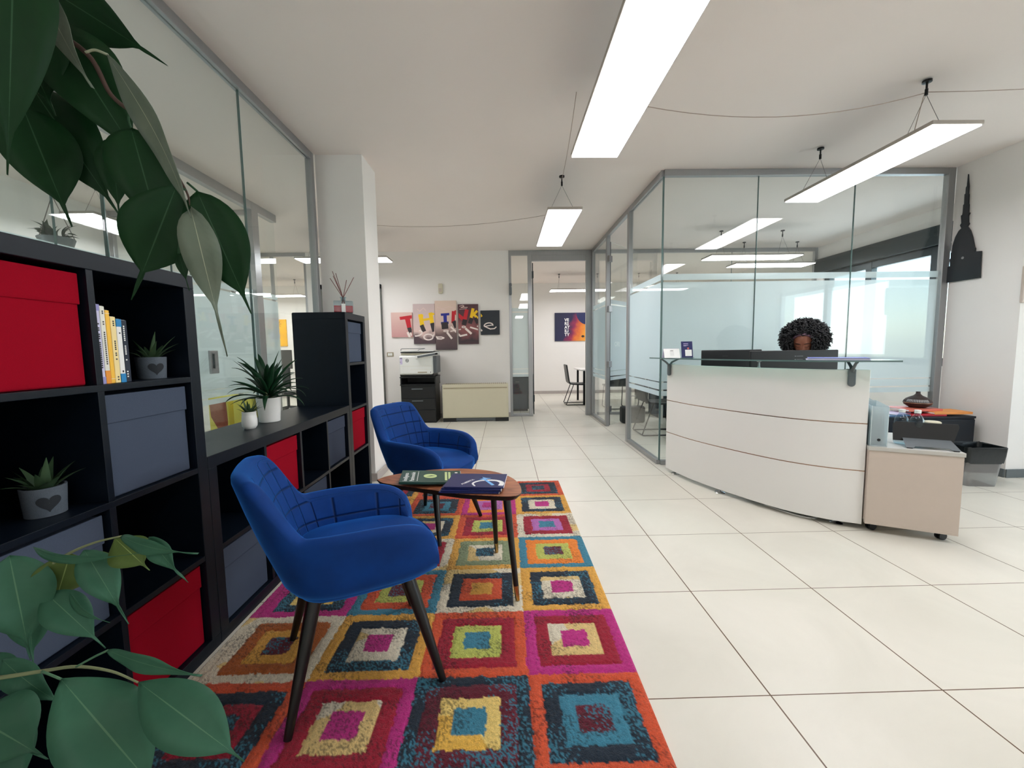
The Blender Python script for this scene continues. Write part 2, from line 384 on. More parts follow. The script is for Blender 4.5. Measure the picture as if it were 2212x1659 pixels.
# conference room, glass front behind the reception desk and glass side along the passage
glass_wall('window_1', (1.56, 4.03), (4.40, 4.03), [(.01, .923), (.923, 1.874), (1.874, 2.77)], posts=[(2.77, 2.84)])
w2 = glass_wall('window_2', (1.56, 4.03), (1.56, 7.13), [(.01, 1.0), (2.13, 3.05)], posts=[(1.0, 1.07), (2.06, 2.13), (3.05, 3.1)])
struct(MB().box(1.553, 4.023, .045, 1.567, 4.037, CZ-.06).build('trim_1', 'glass_edge'))
# back glass partition of the conference room and the rear room door
glass_wall('window_3', (1.60, 7.18), (5.5, 7.18), [(.05, 1.2), (1.2, 2.4), (2.4, 3.85)], posts=[(3.85, 3.9)], z1=CZ)
r = struct(empty('window_4', (.10, 7.18, 0)))
b = MB(); b.box(0, -.03, 2.80, 1.5, .03, 2.88); b.build('top_rail', 'alu', r, bevel=.004)
for x0, x1 in ((0, .045), (.33, .40), (1.34, 1.50)): MB().box(x0, -.035, 0, x1, .035, 2.879).build('post', 'alu', r, bevel=.004)
MB().box(.40, -.032, 2.70, 1.34, .032, 2.80).build('door_header', 'alu', r, bevel=.004)
MB().box(.045, -.03, 0, .33, .03, .05).build('bottom_rail', 'alu', r, bevel=.004)
pn = MB().box(.045, -.005, .05, .33, .005, 2.80).build('pane', 'glass', r)
b = MB()
for a0, b0 in FILMZ: b.add([(.046, .0065, a0), (.329, .0065, a0), (.329, .0065, b0), (.046, .0065, b0)], [(0, 1, 2, 3)])
b.build('frosted_film', 'film', pn)
# open leaf of the rear door, standing into the rear room
r = struct(empty('door_1', (.52, 7.22, 0), PI/2+.03))
MB().box(0, -.004, .02, .88, .004, 2.68).build('pane', 'glass', r)
MB().box(0, -.008, .02, .012, .008, 2.68).build('hinge_edge', 'alu_dark', r)
for z in (.25, 2.42): MB().box(-.02, -.014, z, .06, .014, z+.12).build('hinge', 'alu_dark', r, bevel=.003)
MB().tube([(.80, -.01, 1.02), (.80, -.05, 1.02), (.66, -.05, 1.02)], .011, 8).build('handle', 'black_metal', r, smooth=40)
# glass door of the conference room, open inwards
ang = math.atan2(.72, .66)
r = struct(empty('door_2', (1.575, 6.08, 0), ang))
MB().box(.02, -.005, .015, .93, .005, 2.74).build('pane', 'glass', r)
b = MB()
for a0, b0 in FILMZ: b.add([(.03, -.0065, a0), (.925, -.0065, a0), (.925, -.0065, b0), (.03, -.0065, b0)], [(0, 1, 2, 3)])
b.build('frosted_film', 'film', r)
MB().box(.018, -.0055, .015, .024, .0055, 2.74).build('glass_edge', 'alu_dark', r)
for z in (.22, .90, 1.72, 2.45): MB().box(-.03, -.014, z, .06, .014, z+.09).build('hinge', 'steel', r, bevel=.004)
b = MB(); b.text('ORI', .105, TR((.15, -.009, 1.21)) @ Matrix.Rotation(PI/2, 4, 'X'), .0003); b.build('lettering', 'film_white', r)
# white door with a dark jamb in the back wall, half hidden by the pillar
r = struct(empty('door_3', (-3.05, 7.15, 0)))
MB().box(0, -.03, 0, .87, .0, 2.25).build('leaf', 'plastic_white', r, bevel=.004)
b = MB(); b.box(.87, -.06, 0, .96, 0, 2.33); b.box(-.08, -.06, 0, 0, 0, 2.33); b.box(-.08, -.06, 2.25, .96, 0, 2.33); M['jamb'] = mat('dark_grey_jamb', (96, 98, 94), .5); b.build('jamb', 'jamb', r, bevel=.004)
MB().tube([(.78, -.03, 1.02), (.78, -.08, 1.02), (.66, -.08, 1.02)], .01, 8).build('handle', 'steel', r, smooth=40)
# glazed partition beyond the passage (left of the back wall)
glass_wall('window_5', (-4.65, 7.18), (-3.36, 7.18), [(.05, .68), (.72, 1.25)], posts=[(0, .05), (.68, .72), (1.25, 1.29)], film=False)
# long glass wall behind the shelving
glass_wall('window_6', (-1.63, -1.5), (-1.63, 3.66), [(.03, 1.25), (1.25, 2.27), (2.27, 3.25), (3.25, 4.20), (4.20, 5.11)], posts=[(0, .03), (5.11, 5.16)], film=False, dp=.05)
# second partition inside the glass office, with frosted film
glass_wall('window_7', (-2.83, .2), (-2.83, 5.24), [(.05, 1.5), (1.5, 2.5), (2.5, 3.4), (3.4, 4.54), (4.66, 5.04)], posts=[(0, .05), (4.54, 4.66)], rail=.09, dp=.07)
glass_wall('window_8', (-4.65, 5.05), (-2.9, 5.05), [(.05, .9), (.9, 1.72)], posts=[(0, .05)], film=True)
# windows with daylight
def window(name, x, y0, y1, z0, z1, bars, fm='alu_dark', fw=.07, inner=1):
    r = struct(empty(name, (x, y0, 0), PI/2)); L = y1-y0
    b = MB(); b.box(0, -.04, z0, L, .04, z0+fw); b.box(0, -.04, z1-fw, L, .04, z1); b.box(0, -.04, z0, fw, .04, z1); b.box(L-fw, -.04, z0, L, .04, z1)
    for q in bars: b.box(q-.05, -.045, z0, q+.05, .045, z1)
    b.build('frame', fm, r, bevel=.004); MB().box(fw, -.004, z0+fw, L-fw, .004, z1-fw).build('pane', 'glass', r)
    return r
w = window('window_9', 5.56, 4.25, 7.0, .9, 2.42, (.95, 1.9), fw=.1)
MB().box(-.15, .0, 2.42, 2.9, .12, 2.66).build('roller_box', 'alu_dark', w, bevel=.01)
w = window('window_10', 6.6, -1.6, 2.6, .9, 2.4, (1.4, 2.8), 'alu')
w = window('window_11', -4.75, -.6, 2.2, .95, 2.3, (1.4,), 'alu')

# ------------------------------------------------------------------ daylight and world
wd = bpy.data.worlds.new('World'); S.world = wd; wd.use_nodes = True
nt = wd.node_tree; nt.nodes.clear()
sky = nt.nodes.new('ShaderNodeTexSky'); sky.sky_type = 'NISHITA'; sky.sun_elevation = math.radians(40); sky.sun_rotation = math.radians(200); sky.sun_disc = False
bg = nt.nodes.new('ShaderNodeBackground'); bg.inputs[1].default_value = .35; ow = nt.nodes.new('ShaderNodeOutputWorld')
nt.links.new(sky.outputs[0], bg.inputs[0]); nt.links.new(bg.outputs[0], ow.inputs[0])
def area(name, loc, rot, sx, sy, power, col):
    l = bpy.data.lights.new(name, 'AREA'); l.shape = 'RECTANGLE'; l.size = sx; l.size_y = sy; l.energy = power; l.color = col
    o = bpy.data.objects.new(name, l); COL.objects.link(o); o.location = loc; o.rotation_euler = rot; return o
area('daylight_conference_window', (5.85, 5.62, 1.80), (0, PI/2-.35, 0), 1.3, 2.6, 36, (.78, .91, 1.))
area('daylight_hall_window', (6.85, .5, 1.65), (0, PI/2, 0), 1.3, 4.0, 70, (.82, .92, 1.))
area('daylight_office_window', (-5.0, .8, 1.62), (0, -PI/2, 0), 1.2, 2.6, 30, (.82, .92, 1.))

# ------------------------------------------------------------------ suspended LED panels
def make_lamp():
    r = empty('pendant_lamp'); L, w = .64, .15
    MB().box(-w-.008, -L-.008, .006, w+.008, L+.008, .03).build('housing', 'lamp_frame', r, bevel=.003)
    MB().box(-w, -L, 0, w, L, .008).build('diffuser', 'led', r)
    for s in (-1, 1):
        y = s*.44; top = .38
        mt = MB().lathe([(0, top), (.026, top), (.026, top-.012), (.006, top-.014), (.006, top-.05), (.009, top-.052), (.009, top-.09), (0, top-.09)], (0, y, 0), 12).build('ceiling_mount', 'black_metal', r, smooth=40)
        for q in (-1, 1): MB().tube([(0, y, top-.085), (q*.13, y+s*.02, .03)], .0016, 5).build('suspension_wire', 'wire', mt)
    return r
lamp0 = make_lamp()
LAMPS = [(.62, 2.16, 2.45, 0, 'large overhead LED panel lamp, nearest one cut off by the top of the view'),
 (.57, 4.41, 2.43, 0, 'short-looking LED panel lamp over the passage, in line with the nearest one'),
 (2.74, 3.15, 2.49, 0, 'bright LED panel lamp hanging above the white reception desk'),
 (-3.95, 4.62, 2.5, 0, 'LED panel lamp inside the left glass office, seen above the tall black shelf'),
 (-2.28, 6.05, 2.5, PI/2, 'LED panel lamp crosswise behind the white pillar'),
 (3.55, 5.87, 2.44, PI/2, 'LED panel lamp crosswise in the conference room, nearer of the two crosswise ones'),
 (4.4, 6.75, 2.5, PI/2, 'LED panel lamp farthest back in the conference room'),
 (1.72, 9.42, 2.5, PI/2, 'LED panel lamp in the rear room above the framed word poster'),
 (3.55, 9.42, 2.5, PI/2, 'LED panel lamp in the rear room, to the right of the doorway'),
 (-5.3, 9.75, 2.5, PI/2, 'LED panel lamp in the far left rear room above the yellow painting'),
 (-6.2, 9.2, 2.5, PI/2, 'LED panel lamp deepest in the far left rear room'),
 (-1.2, 9.3, 2.5, PI/2, 'LED panel lamp in the rear room hidden behind the picture wall'),
 (2.74, .9, 2.49, 0, 'LED panel lamp near the viewer on the desk side'),
 (.62, -2.0, 2.45, 0, 'LED panel lamp behind the viewer')]
for i, (x, y, z, a, lb) in enumerate(LAMPS):
    o = lamp0 if i == 0 else copy_tree(lamp0)
    o.location = (x, y, z); o.rotation_euler = (0, 0, a); o.scale = (1, 1, 1); tag(o, lb, 'lamp', 'suspended LED panel lamps')
def sag(a, b, s, n=14):
    a, b = Vector(a), Vector(b); return [a.lerp(b, i/n) - Vector((0, 0, s*4*(i/n)*(1-i/n))) for i in range(n+1)]
def cord(pts, label, r=.0024, m='cord'):
    o = MB().tube(pts, r, 6).build('power_cord', m, smooth=180); tag(o, label, 'cable'); return o
cord(sag((.74, 2.62, 2.70), (2.74, 2.72, 2.80), .12) + [Vector((2.72, 2.71, 2.76)), Vector((2.66, 2.70, 2.52))], 'thin cord swagged under the ceiling between the nearest lamp and the desk lamp')
cord(sag((2.75, 2.71, 2.80), (4.6, 2.55, 2.84), .03), 'thin cord running from the desk lamp mount off to the right')
cord(sag((.56, 4.84, 2.74), (-2.0, 4.95, 2.72), .10) , 'thin cord swagged under the ceiling between the passage lamp and the pillar')
cord(sag((.57, 3.97, 2.78), (.50, 2.80, 2.86), .05, 8) + [], 'thin cord between the passage lamp and the nearest lamp')
# ================================================================== SHELVING (open cube shelves, black-brown)
XF, XB = -1.185, -1.575; BO, IN, CELL = .05, .02, .332
def make_shelf(name, y0, cols, rows, label, parent=None):
    """front face looks to +x; runs along +y from y0"""
    r = empty(name, (XF, y0, 0)); W = cols*CELL+(cols-1)*IN+2*BO; H = rows*CELL+(rows-1)*IN+2*BO; D = XF-XB
    MB().box(-D, 0, H-BO, 0, W, H).build('top_panel', 'shelf', r, bevel=.002)
    MB().box(-D, 0, 0, 0, W, BO).build('bottom_panel', 'shelf', r, bevel=.002)
    for y in (0, W-BO): MB().box(-D, y, BO, 0, y+BO, H-BO).build('side_panel', 'shelf', r, bevel=.002)
    for i in range(1, cols):
        y = BO+i*CELL+(i-1)*IN
        for k in range(rows):
            z = BO+k*(CELL+IN); MB().box(-D, y, z, -.002, y+IN, z+CELL).build('divider', 'shelf', r, bevel=.001)
    for k in range(1, rows): z = BO+k*CELL+(k-1)*IN; MB().box(-D, BO, z, -.001, W-BO, z+IN).build('shelf_board', 'shelf', r, bevel=.001)
    MB().box(-D-.006, .004, .004, -D, W-.004, H-.004).build('back_panel', 'shelf_back', r)
    tag(r, label, 'shelf'); return r, W, H
WT = 2*CELL+IN+2*BO; WM = 4*CELL+3*IN+2*BO; W1 = CELL+2*BO
yT = 1.605-WT
make_shelf('shelving_unit', yT, 2, 4, 'tall black open cube shelf nearest the viewer, two cubes wide and four high')
make_shelf('shelving_unit', 1.606, 4, 2, 'low black open cube shelf in the middle with potted plants on top')
yE = 1.607+WM
make_shelf('shelving_unit', yE, 1, 4, 'narrow tall black shelf tower by the white pillar with a reed diffuser on top')
def cell(y0, c, k): return y0+BO+c*(CELL+IN), BO+k*(CELL+IN)
def make_box(m):
    """fabric drawer box with a folded rim flap"""
    r = empty('storage_box'); w, h, d = .31, .315, .36
    b = MB(); b.box(-d, -w/2, 0, 0, w/2, h); o = b.build('body', m, r, bevel=.006, seg=3)
    MB().box(-.001, -w/2-.001, h-.085, .004, w/2+.001, h+.002).build('rim_flap', m, r, bevel=.003)
    return r
bx = {}
def put_box(y0, c, k, m, label, dx=-.02, drop=0):
    key = m
    if key not in bx: o = bx[key] = make_box(m)
    else: o = copy_tree(bx[key])
    y, z = cell(y0, c, k); o.location = (XF+dx, y+CELL/2, z+.001); tag(o, label, 'box', 'fabric storage boxes in the shelves')
put_box(yT, 0, 3, 'red_box', 'large red fabric box in the tall near shelf, left of the books')
put_box(yT, 1, 2, 'grey_box', 'grey fabric box under the books in the tall near shelf')
put_box(yT, 0, 1, 'grey_box', 'grey fabric box low in the tall near shelf, behind ficus leaves')
put_box(yT, 1, 0, 'red_box', 'red fabric box at the bottom right of the tall near shelf', )
put_box(1.606, 0, 0, 'grey_box', 'grey fabric box at floor level behind the nearer blue chair')
put_box(1.606, 1, 1, 'red_box', 'red fabric box in the low shelf above the nearer blue chair')
put_box(1.606, 2, 0, 'grey_box', 'grey fabric box low in the low shelf, mostly hidden by the blue chair')
put_box(1.606, 3, 1, 'grey_box', 'grey fabric box in the low shelf next to the narrow tower')
put_box(yE, 0, 3, 'grey_box', 'grey fabric box at the top of the narrow tower')
put_box(yE, 0, 1, 'red_box', 'red fabric box in the narrow tower, second from the bottom')
# books in the top right cube of the near tower
def make_book(w, h, d, m, bands=(), lines=(), label=''):
    r = empty('book')
    MB().box(-d, 0, 0, 0, w, h).build('cover', m, r, bevel=.0015)
    MB().box(-d+.003, .002, h-.0005, -.004, w-.002, h+.0008).build('pages', 'paper', r)
    for z0, z1, mm in bands: MB().box(-.01, -.0003, z0*h, .0006, w+.0003, z1*h).build('spine_band', mm, r)
    b = MB()
    for z0, z1, q in lines:
        n = max(2, int((z1-z0)*h/.006))
        for i in range(n):
            za = h*(z0+(z1-z0)*i/n)
            if random.random() < .82: b.box(.0004, w*(q-.13), za, .001, w*(q+.13), za+.0042)
    if lines: b.build('spine_text', 'ink' if m != 'navy_book' else 'paper', r)
    return r
M['lav_book'] = mat('pale_lavender_cover', (206, 204, 232), .5); M['lav2'] = mat('lavender_band', (150, 146, 200), .5)
M['cream_book'] = mat('white_cover', (232, 230, 218), .5); M['orange_b'] = mat('orange_band', (236, 150, 50), .5)
M['gold_book'] = mat('gold_cover', (246, 192, 66), .5); M['pale_gold'] = mat('pale_yellow_cover', (246, 224, 160), .5)
M['blue_b'] = mat('blue_band', (28, 130, 190), .5); M['navy_book'] = mat('navy_cover_dark', (18, 30, 50), .5)
by, bz = cell(yT, 1, 3); y = by+.004
for w, h, m, bands, lines, lb in (
  (.0145, .236, 'lav_book', ((0, .09, 'lav2'), (.92, 1, 'lav2')), ((.2, .8, .5),), 'pale lavender book with darker ends, leftmost on the shelf'),
  (.0145, .232, 'cream_book', ((0, .17, 'orange_b'),), ((.25, .68, .5), (.76, .82, .5), (.9, .95, .5)), 'white book with an orange foot, second from the left'),
  (.0125, .221, 'gold_book', ((.955, .96, 'paper'), (.06, .065, 'paper')), (), 'plain golden yellow book, third from the left'),
  (.0165, .203, 'pale_gold', (), ((.86, .95, .5), (.35, .65, .5), (.04, .12, .5)), 'pale yellow book with small print on its spine'),
  (.016, .197, 'paper', ((0, .14, 'blue_b'), (.88, 1, 'blue_b')), ((.16, .18, .5), (.74, .8, .5)), 'white book with bright blue bands at head and foot'),
  (.0175, .195, 'navy_book', (), ((.08, .2, .3), (.35, .92, .3)), 'dark navy book with white spine text, rightmost on the shelf')):
    o = make_book(w, h, .17, m, bands, lines); o.location = (XF-.012, y, bz+.001); y += w+.0015; tag(o, lb, 'book', 'books on the top shelf')
# grey felt pots with a heart
def aloe(b, n, R, H, seed, spread=1.0, w=.012, uv=None, base_r=.012):
    rnd = random.Random(seed)
    for i in range(n):
        a = i*2.399+rnd.random()*.5; k = (i/n)**.7; tilt = (.25+1.05*k)*spread; L = H*(1.0-.28*k)*(.85+.3*rnd.random())
        d = Vector((math.cos(a), math.sin(a), 0)); s = Vector((-d.y, d.x, 0)); rings = []
        for j in range(7):
            t = j/6; ph = tilt*(.7+.45*t); p = d*(base_r + math.sin(ph)*L*t) + Vector((0, 0, math.cos(ph*.8)*L*t)); nrm = (Vector((0, 0, 1))*math.sin(ph)-d*math.cos(ph))
            ww = w*(1-t)**.75*(1+.3*math.sin(PI*t))+.0004; th = ww*.38
            rings.append([p-s*ww, p-nrm*(-th*.1), p+s*ww, p-nrm*th])
            
        b.loft(rings)
def heart_poly(s, n=40):
    P = []
    for i in range(n):
        t = 2*PI*i/n; P.append((s*16*math.sin(t)**3/16, s*(13*math.cos(t)-5*math.cos(2*t)-2*math.cos(3*t)-math.cos(4*t))/16))
    return P
def make_heart_pot(seed, H, n, w):
    r = empty('potted_succulent'); R, h = .045, .078
    MB().lathe([(0, 0), (R*.9, 0), (R, h), (R-.005, h), (R-.008, h-.008), (0, h-.008)], seg=96).build('pot', 'pot_felt', r, smooth=40)
    hp = heart_poly(.024); Rr = R*.955
    b = MB(); ctr = []
    for rr in (1.0, .8, .6, .4, .2, .02):
        vs = []
        for (u, v) in hp:
            u, v = u*rr, v*rr; a = u/Rr; q = R*.9+(.1*R)*((h*.48+v)/h)+.0012; vs.append((q*math.cos(a), q*math.sin(a), h*.48+v))
        ctr.append(vs)
    b.loft(ctr, caps=False)
    b.build('heart_cutout', 'heart', r)
    b = MB(); aloe(b, n, R, H, seed, 1.0, w); 
    o = b.build('foliage', 'aloe', r, smooth=60, uvs=[(.5, .5)]*len(b.v)); o.location = (0, 0, h-.012); return r
o = make_heart_pot(3, .105, 14, .008); o.location = (XF-.085, atX(328, 800, XF-.085).y, cell(yT, 1, 3)[1]+.001); o.rotation_euler = (0, 0, -.55); o.scale = (.98, .98, .98)
tag(o, 'spiky succulent in a grey felt pot with a dark heart, beside the books', 'plant', 'heart pots in the tall shelf')
o = make_heart_pot(8, .085, 16, .011); o.location = (XF-.10, 1.125, cell(yT, 0, 2)[1]+.001); o.rotation_euler = (0, 0, -.55); o.scale = (1.02, 1.02, 1.02)
tag(o, 'plump succulent in a grey felt heart pot, alone in its cube', 'plant', 'heart pots in the tall shelf')
# white pots on the low shelf
zt = 2*CELL+IN+2*BO
r = empty('potted_dracaena', (-1.40, 2.42, zt+.0005)); r.scale = (.84, .84, .92)
MB().lathe([(0, 0), (.062, 0), (.066, .004), (.078, .155), (.075, .158), (.070, .150), (0, .150)], seg=40).build('pot', 'pot_white', r, smooth=40)
MB().lathe([(0, .140), (.071, .140), (.071, .1505), (0, .156)], seg=24).build('soil', 'terracotta', r, smooth=60)
b = MB(); uvs = []; rnd = random.Random(21)
for i in range(44):
    a = i*2.399+rnd.random()*.6; k = i/44; L = .19+.10*rnd.random()+.03*k; d = Vector((math.cos(a), math.sin(a), 0)); s = Vector((-d.y, d.x, 0)); el = 1.35-1.15*k+rnd.uniform(-.15, .15); droop = .15+.75*rnd.random()*k+.3*rnd.random(); w = .016+.007*rnd.random(); p = Vector((d.x*.012, d.y*.012, .15+.06*(1-k))); tw = rnd.uniform(-.4, .4)
    base = len(b.v); N = 12
    for j in range(N+1):
        t = j/N; e = el-droop*t*t*1.6; 
        if j: p = p+(d*math.cos(e)+Vector((0, 0, math.sin(e))))*(L/N)
        ww = w*max(.03, min(1, .6+1.3*t)*(1-t**4)); nrm = Vector((0, 0, math.cos(e)))-d*math.sin(e); sd = (s*math.cos(tw*t)+nrm*math.sin(tw*t))
        b.v += [tuple(p-sd*ww), tuple(p-nrm*ww*.35), tuple(p+sd*ww)]; uvs += [(-.5, t), (0, t), (.5, t)]
        if j:
            q = base+(j-1)*3
            for c in (0, 1): b.f.append((q+c, q+c+1, q+c+4, q+c+3)); b.m.append(0)
b.build('foliage', 'strap', r, smooth=180, solid=.0008, uvs=uvs, recalc=False)
b = MB()
for q in ((-.01, .0), (.015, .01), (.0, -.016)): b.tube([(q[0], q[1], .14), (q[0]*1.5, q[1]*1.5, .21)], [.009, .006], 8)
b.build('stem', 'stem_green', r, smooth=60)
tag(r, 'dracaena with long dark strap leaves in a plain white pot on the low shelf', 'plant')
r = empty('potted_aloe', (-1.385, 2.205, zt+.0005)); r.scale = (.9, .9, .93)
pr = [(0, 0), (.028, 0), (.033, .006)]
for i in range(9): z = .018+i*.0085; rr = .038+.004*math.sin(PI*min(1, (i+2)/9)); pr += [(rr, z), (rr-.0012, z+.0042)]
pr += [(.039, .098), (.036, .100), (.034, .092), (0, .092)]
MB().lathe(pr, seg=40).build('pot', 'pot_white', r, smooth=50)
b = MB(); aloe(b, 17, .03, .085, 5, .95, .0085); o = b.build('foliage', 'aloe', r, smooth=60, uvs=[(.5, .5)]*len(b.v)); o.location = (0, 0, .088)
tag(r, 'small aloe in a ribbed white pot, in front of the dracaena pot', 'plant')
# reed diffuser on the narrow tower
r = empty('reed_diffuser', (-1.235, 3.205, 4*CELL+3*IN+2*BO+.0005), .35); r.scale = (1.12, 1.12, 1.18)
W, D, H = .062, .035, .078
MB().box(-W+.002, -D+.002, .004, W-.002, D-.002, .046).build('liquid', 'red_liquid', r, bevel=.003)
b = MB(); b.box(-W, -D, 0, W, D, H); b.build('bottle', 'water_glass', r, bevel=.006, seg=3)
MB().lathe([(.016, H), (.016, H+.018), (.021, H+.02), (.021, H+.026), (.012, H+.026), (.012, H)], seg=20).build('neck', 'clear_plastic', r, smooth=40)
MB().box(-.012, -D-.0012, .004, .014, -D-.0004, .058).build('paper_tag', 'paper', r)
for (x, y, z) in ((-.06, .02, .27), (-.075, -.01, .22), (-.055, -.02, .235), (.028, .0, .215), (.075, .01, .235), (-.04, .03, .26)):
    MB().tube([(-x*.35, -y*.4, .012), (0, 0, H+.02), (x, y, z)], .0022, 5).build('reed', 'reed', r)
tag(r, 'reed diffuser with red liquid in a square glass bottle on the narrow tower', 'diffuser')

# ================================================================== RUG
def rug():
    x0, x1, yf, pit = -1.168, .472, 3.56, .3625; nx = 300; rows = 8; ny = int(rows*pit/.0058)
    C = {'M': (190, 38, 128), 'C': (158, 10, 44), 'W': (226, 216, 192), 'G': (226, 168, 70), 'O': (214, 84, 46), 'R': (238, 134, 44), 'N': (20, 38, 54), 'T': (58, 130, 154), 'L': (190, 196, 96), 'P': (182, 108, 178), 'B': (96, 8, 36), 'S': (136, 150, 114), 'D': (196, 176, 120), 'Z': (176, 92, 30), 'Y': (236, 206, 120)}
    rowsC = [  # far to near, left to right; outer, ring, ring, centre
      ['GNCB', 'ONMC', 'MCGC', 'ONCN'], ['GBNC', 'ONTB', 'MRPM', 'GNWM'], ['WCPB', 'GNWM', 'OCLT', 'WCPT'], ['GSWN', 'WCPB', 'GSWN', 'TRLB'],
      ['MNYW', 'TOLB', 'WNOG', 'GNWM'], ['WZGB', 'GNWM', 'OCLT', 'MCWM'], ['ONCN', 'MCWM', 'NBYT', 'ONTB'], ['GNWM', 'WNOG', 'TOLB', 'MCWM']]
    X, Y = np.meshgrid(np.linspace(x0, x1, nx), np.linspace(yf, yf-rows*pit, ny))
    rs = np.random.RandomState(3)
    def smooth_noise(k):
        a = rs.rand(ny//k+3, nx//k+3); iy = np.arange(ny)/k; ix = np.arange(nx)/k; y0 = iy.astype(int); xx0 = ix.astype(int); fy = (iy-y0)[:, None]; fx = (ix-xx0)[None]
        return (a[y0][:, xx0]*(1-fy)*(1-fx)+a[y0+1][:, xx0]*fy*(1-fx)+a[y0][:, xx0+1]*(1-fy)*fx+a[y0+1][:, xx0+1]*fy*fx)-.5
    Xw = X+smooth_noise(3)*.010; Yw = Y+smooth_noise(3)*.010
    cx = np.clip(((Xw+1.13)/.4).astype(int), 0, 3); cy = np.clip(((yf-Yw)/pit).astype(int), 0, rows-1)
    u = np.abs(((Xw+1.13)/.4-cx)-.5)*2; v = np.abs(((yf-Yw)/pit-cy)-.5)*2; q = np.maximum(u, v)
    ring = np.where(q > .78, 0, np.where(q > .50, 1, np.where(q > .265, 2, 3)))
    col = np.zeros((ny, nx, 4)); col[..., 3] = 1
    lut = {k: np.array(lin(c)) for k, c in C.items()}
    for r_ in range(rows):
        for c_ in range(4):
            for g in range(4):
                m = (cy == r_) & (cx == c_) & (ring == g); col[m] = lut[rowsC[r_][c_][g]]
    dark = rs.rand(ny, nx)+smooth_noise(14)*1.1
    lumw = col[..., :3].mean(-1)
    k = np.where(dark > .93, .45, 1.0)*(1+.28*(rs.rand(ny, nx)-.5)); light = (lumw < .06) & (rs.rand(ny, nx)+smooth_noise(20) > .84)
    col[..., :3] *= k[..., None]; col[light, :3] = lut['T'][:3]*.8
    gold = (smooth_noise(24) > .17) & (lumw > .45); col[gold, 1] *= .80; col[gold, 2] *= .42
    Z = .009+.004*rs.rand(ny, nx)-.003*((np.abs(q-.78) < .03) | (np.abs(q-.5) < .035) | (q > .98)); Z[0, :] = Z[-1, :] = 0.001; Z[:, 0] = Z[:, -1] = 0.001
    me = bpy.data.meshes.new('rug'); vs = np.stack([X, Y, Z], -1).reshape(-1, 3)
    i = np.arange(ny-1)[:, None]*nx+np.arange(nx-1)[None]; fs = np.stack([i, i+nx, i+nx+1, i+1], -1).reshape(-1, 4)
    me.vertices.add(len(vs)); me.vertices.foreach_set('co', vs.ravel()); me.loops.add(fs.size); me.loops.foreach_set('vertex_index', fs.ravel()); me.polygons.add(len(fs)); me.polygons.foreach_set('loop_start', np.arange(0, fs.size, 4)); me.polygons.foreach_set('loop_total', np.full(len(fs), 4)); me.update(calc_edges=True)
    ca = me.color_attributes.new('pattern', 'FLOAT_COLOR', 'POINT'); ca.data.foreach_set('color', col.reshape(-1))
    m = bpy.data.materials.new('rug_pile'); t = NT(m); p = t.n('ShaderNodeBsdfPrincipled', i_Roughness=.95); t.l(p.outputs[0], t.out.inputs[0])
    at = t.n('ShaderNodeAttribute', attribute_name='pattern'); tc = t.n('ShaderNodeTexCoord'); nz = t.n('ShaderNodeTexNoise', i_Scale=260.); t.l(tc.outputs['Object'], nz.inputs['Vector'])
    f = t.math('MULTIPLY_ADD', nz.outputs[0], .7, .50); vm = t.n('ShaderNodeVectorMath', operation='SCALE'); t.l(at.outputs[0], vm.inputs[0]); t.l(f, vm.inputs[3]); t.l(vm.outputs[0], p.inputs['Base Color'])
    p.inputs['Sheen Weight'].default_value = .1
    bp = t.n('ShaderNodeBump', i_Strength=.8, i_Distance=.004); t.l(nz.outputs[0], bp.inputs['Height']); t.l(bp.outputs[0], p.inputs['Normal'])
    me.materials.append(m); o = bpy.data.objects.new('rug', me); COL.objects.link(o)
    tag(o, 'large rug of multicoloured nested squares under the blue chairs and the table', 'rug')
rug()
RZ = .0125

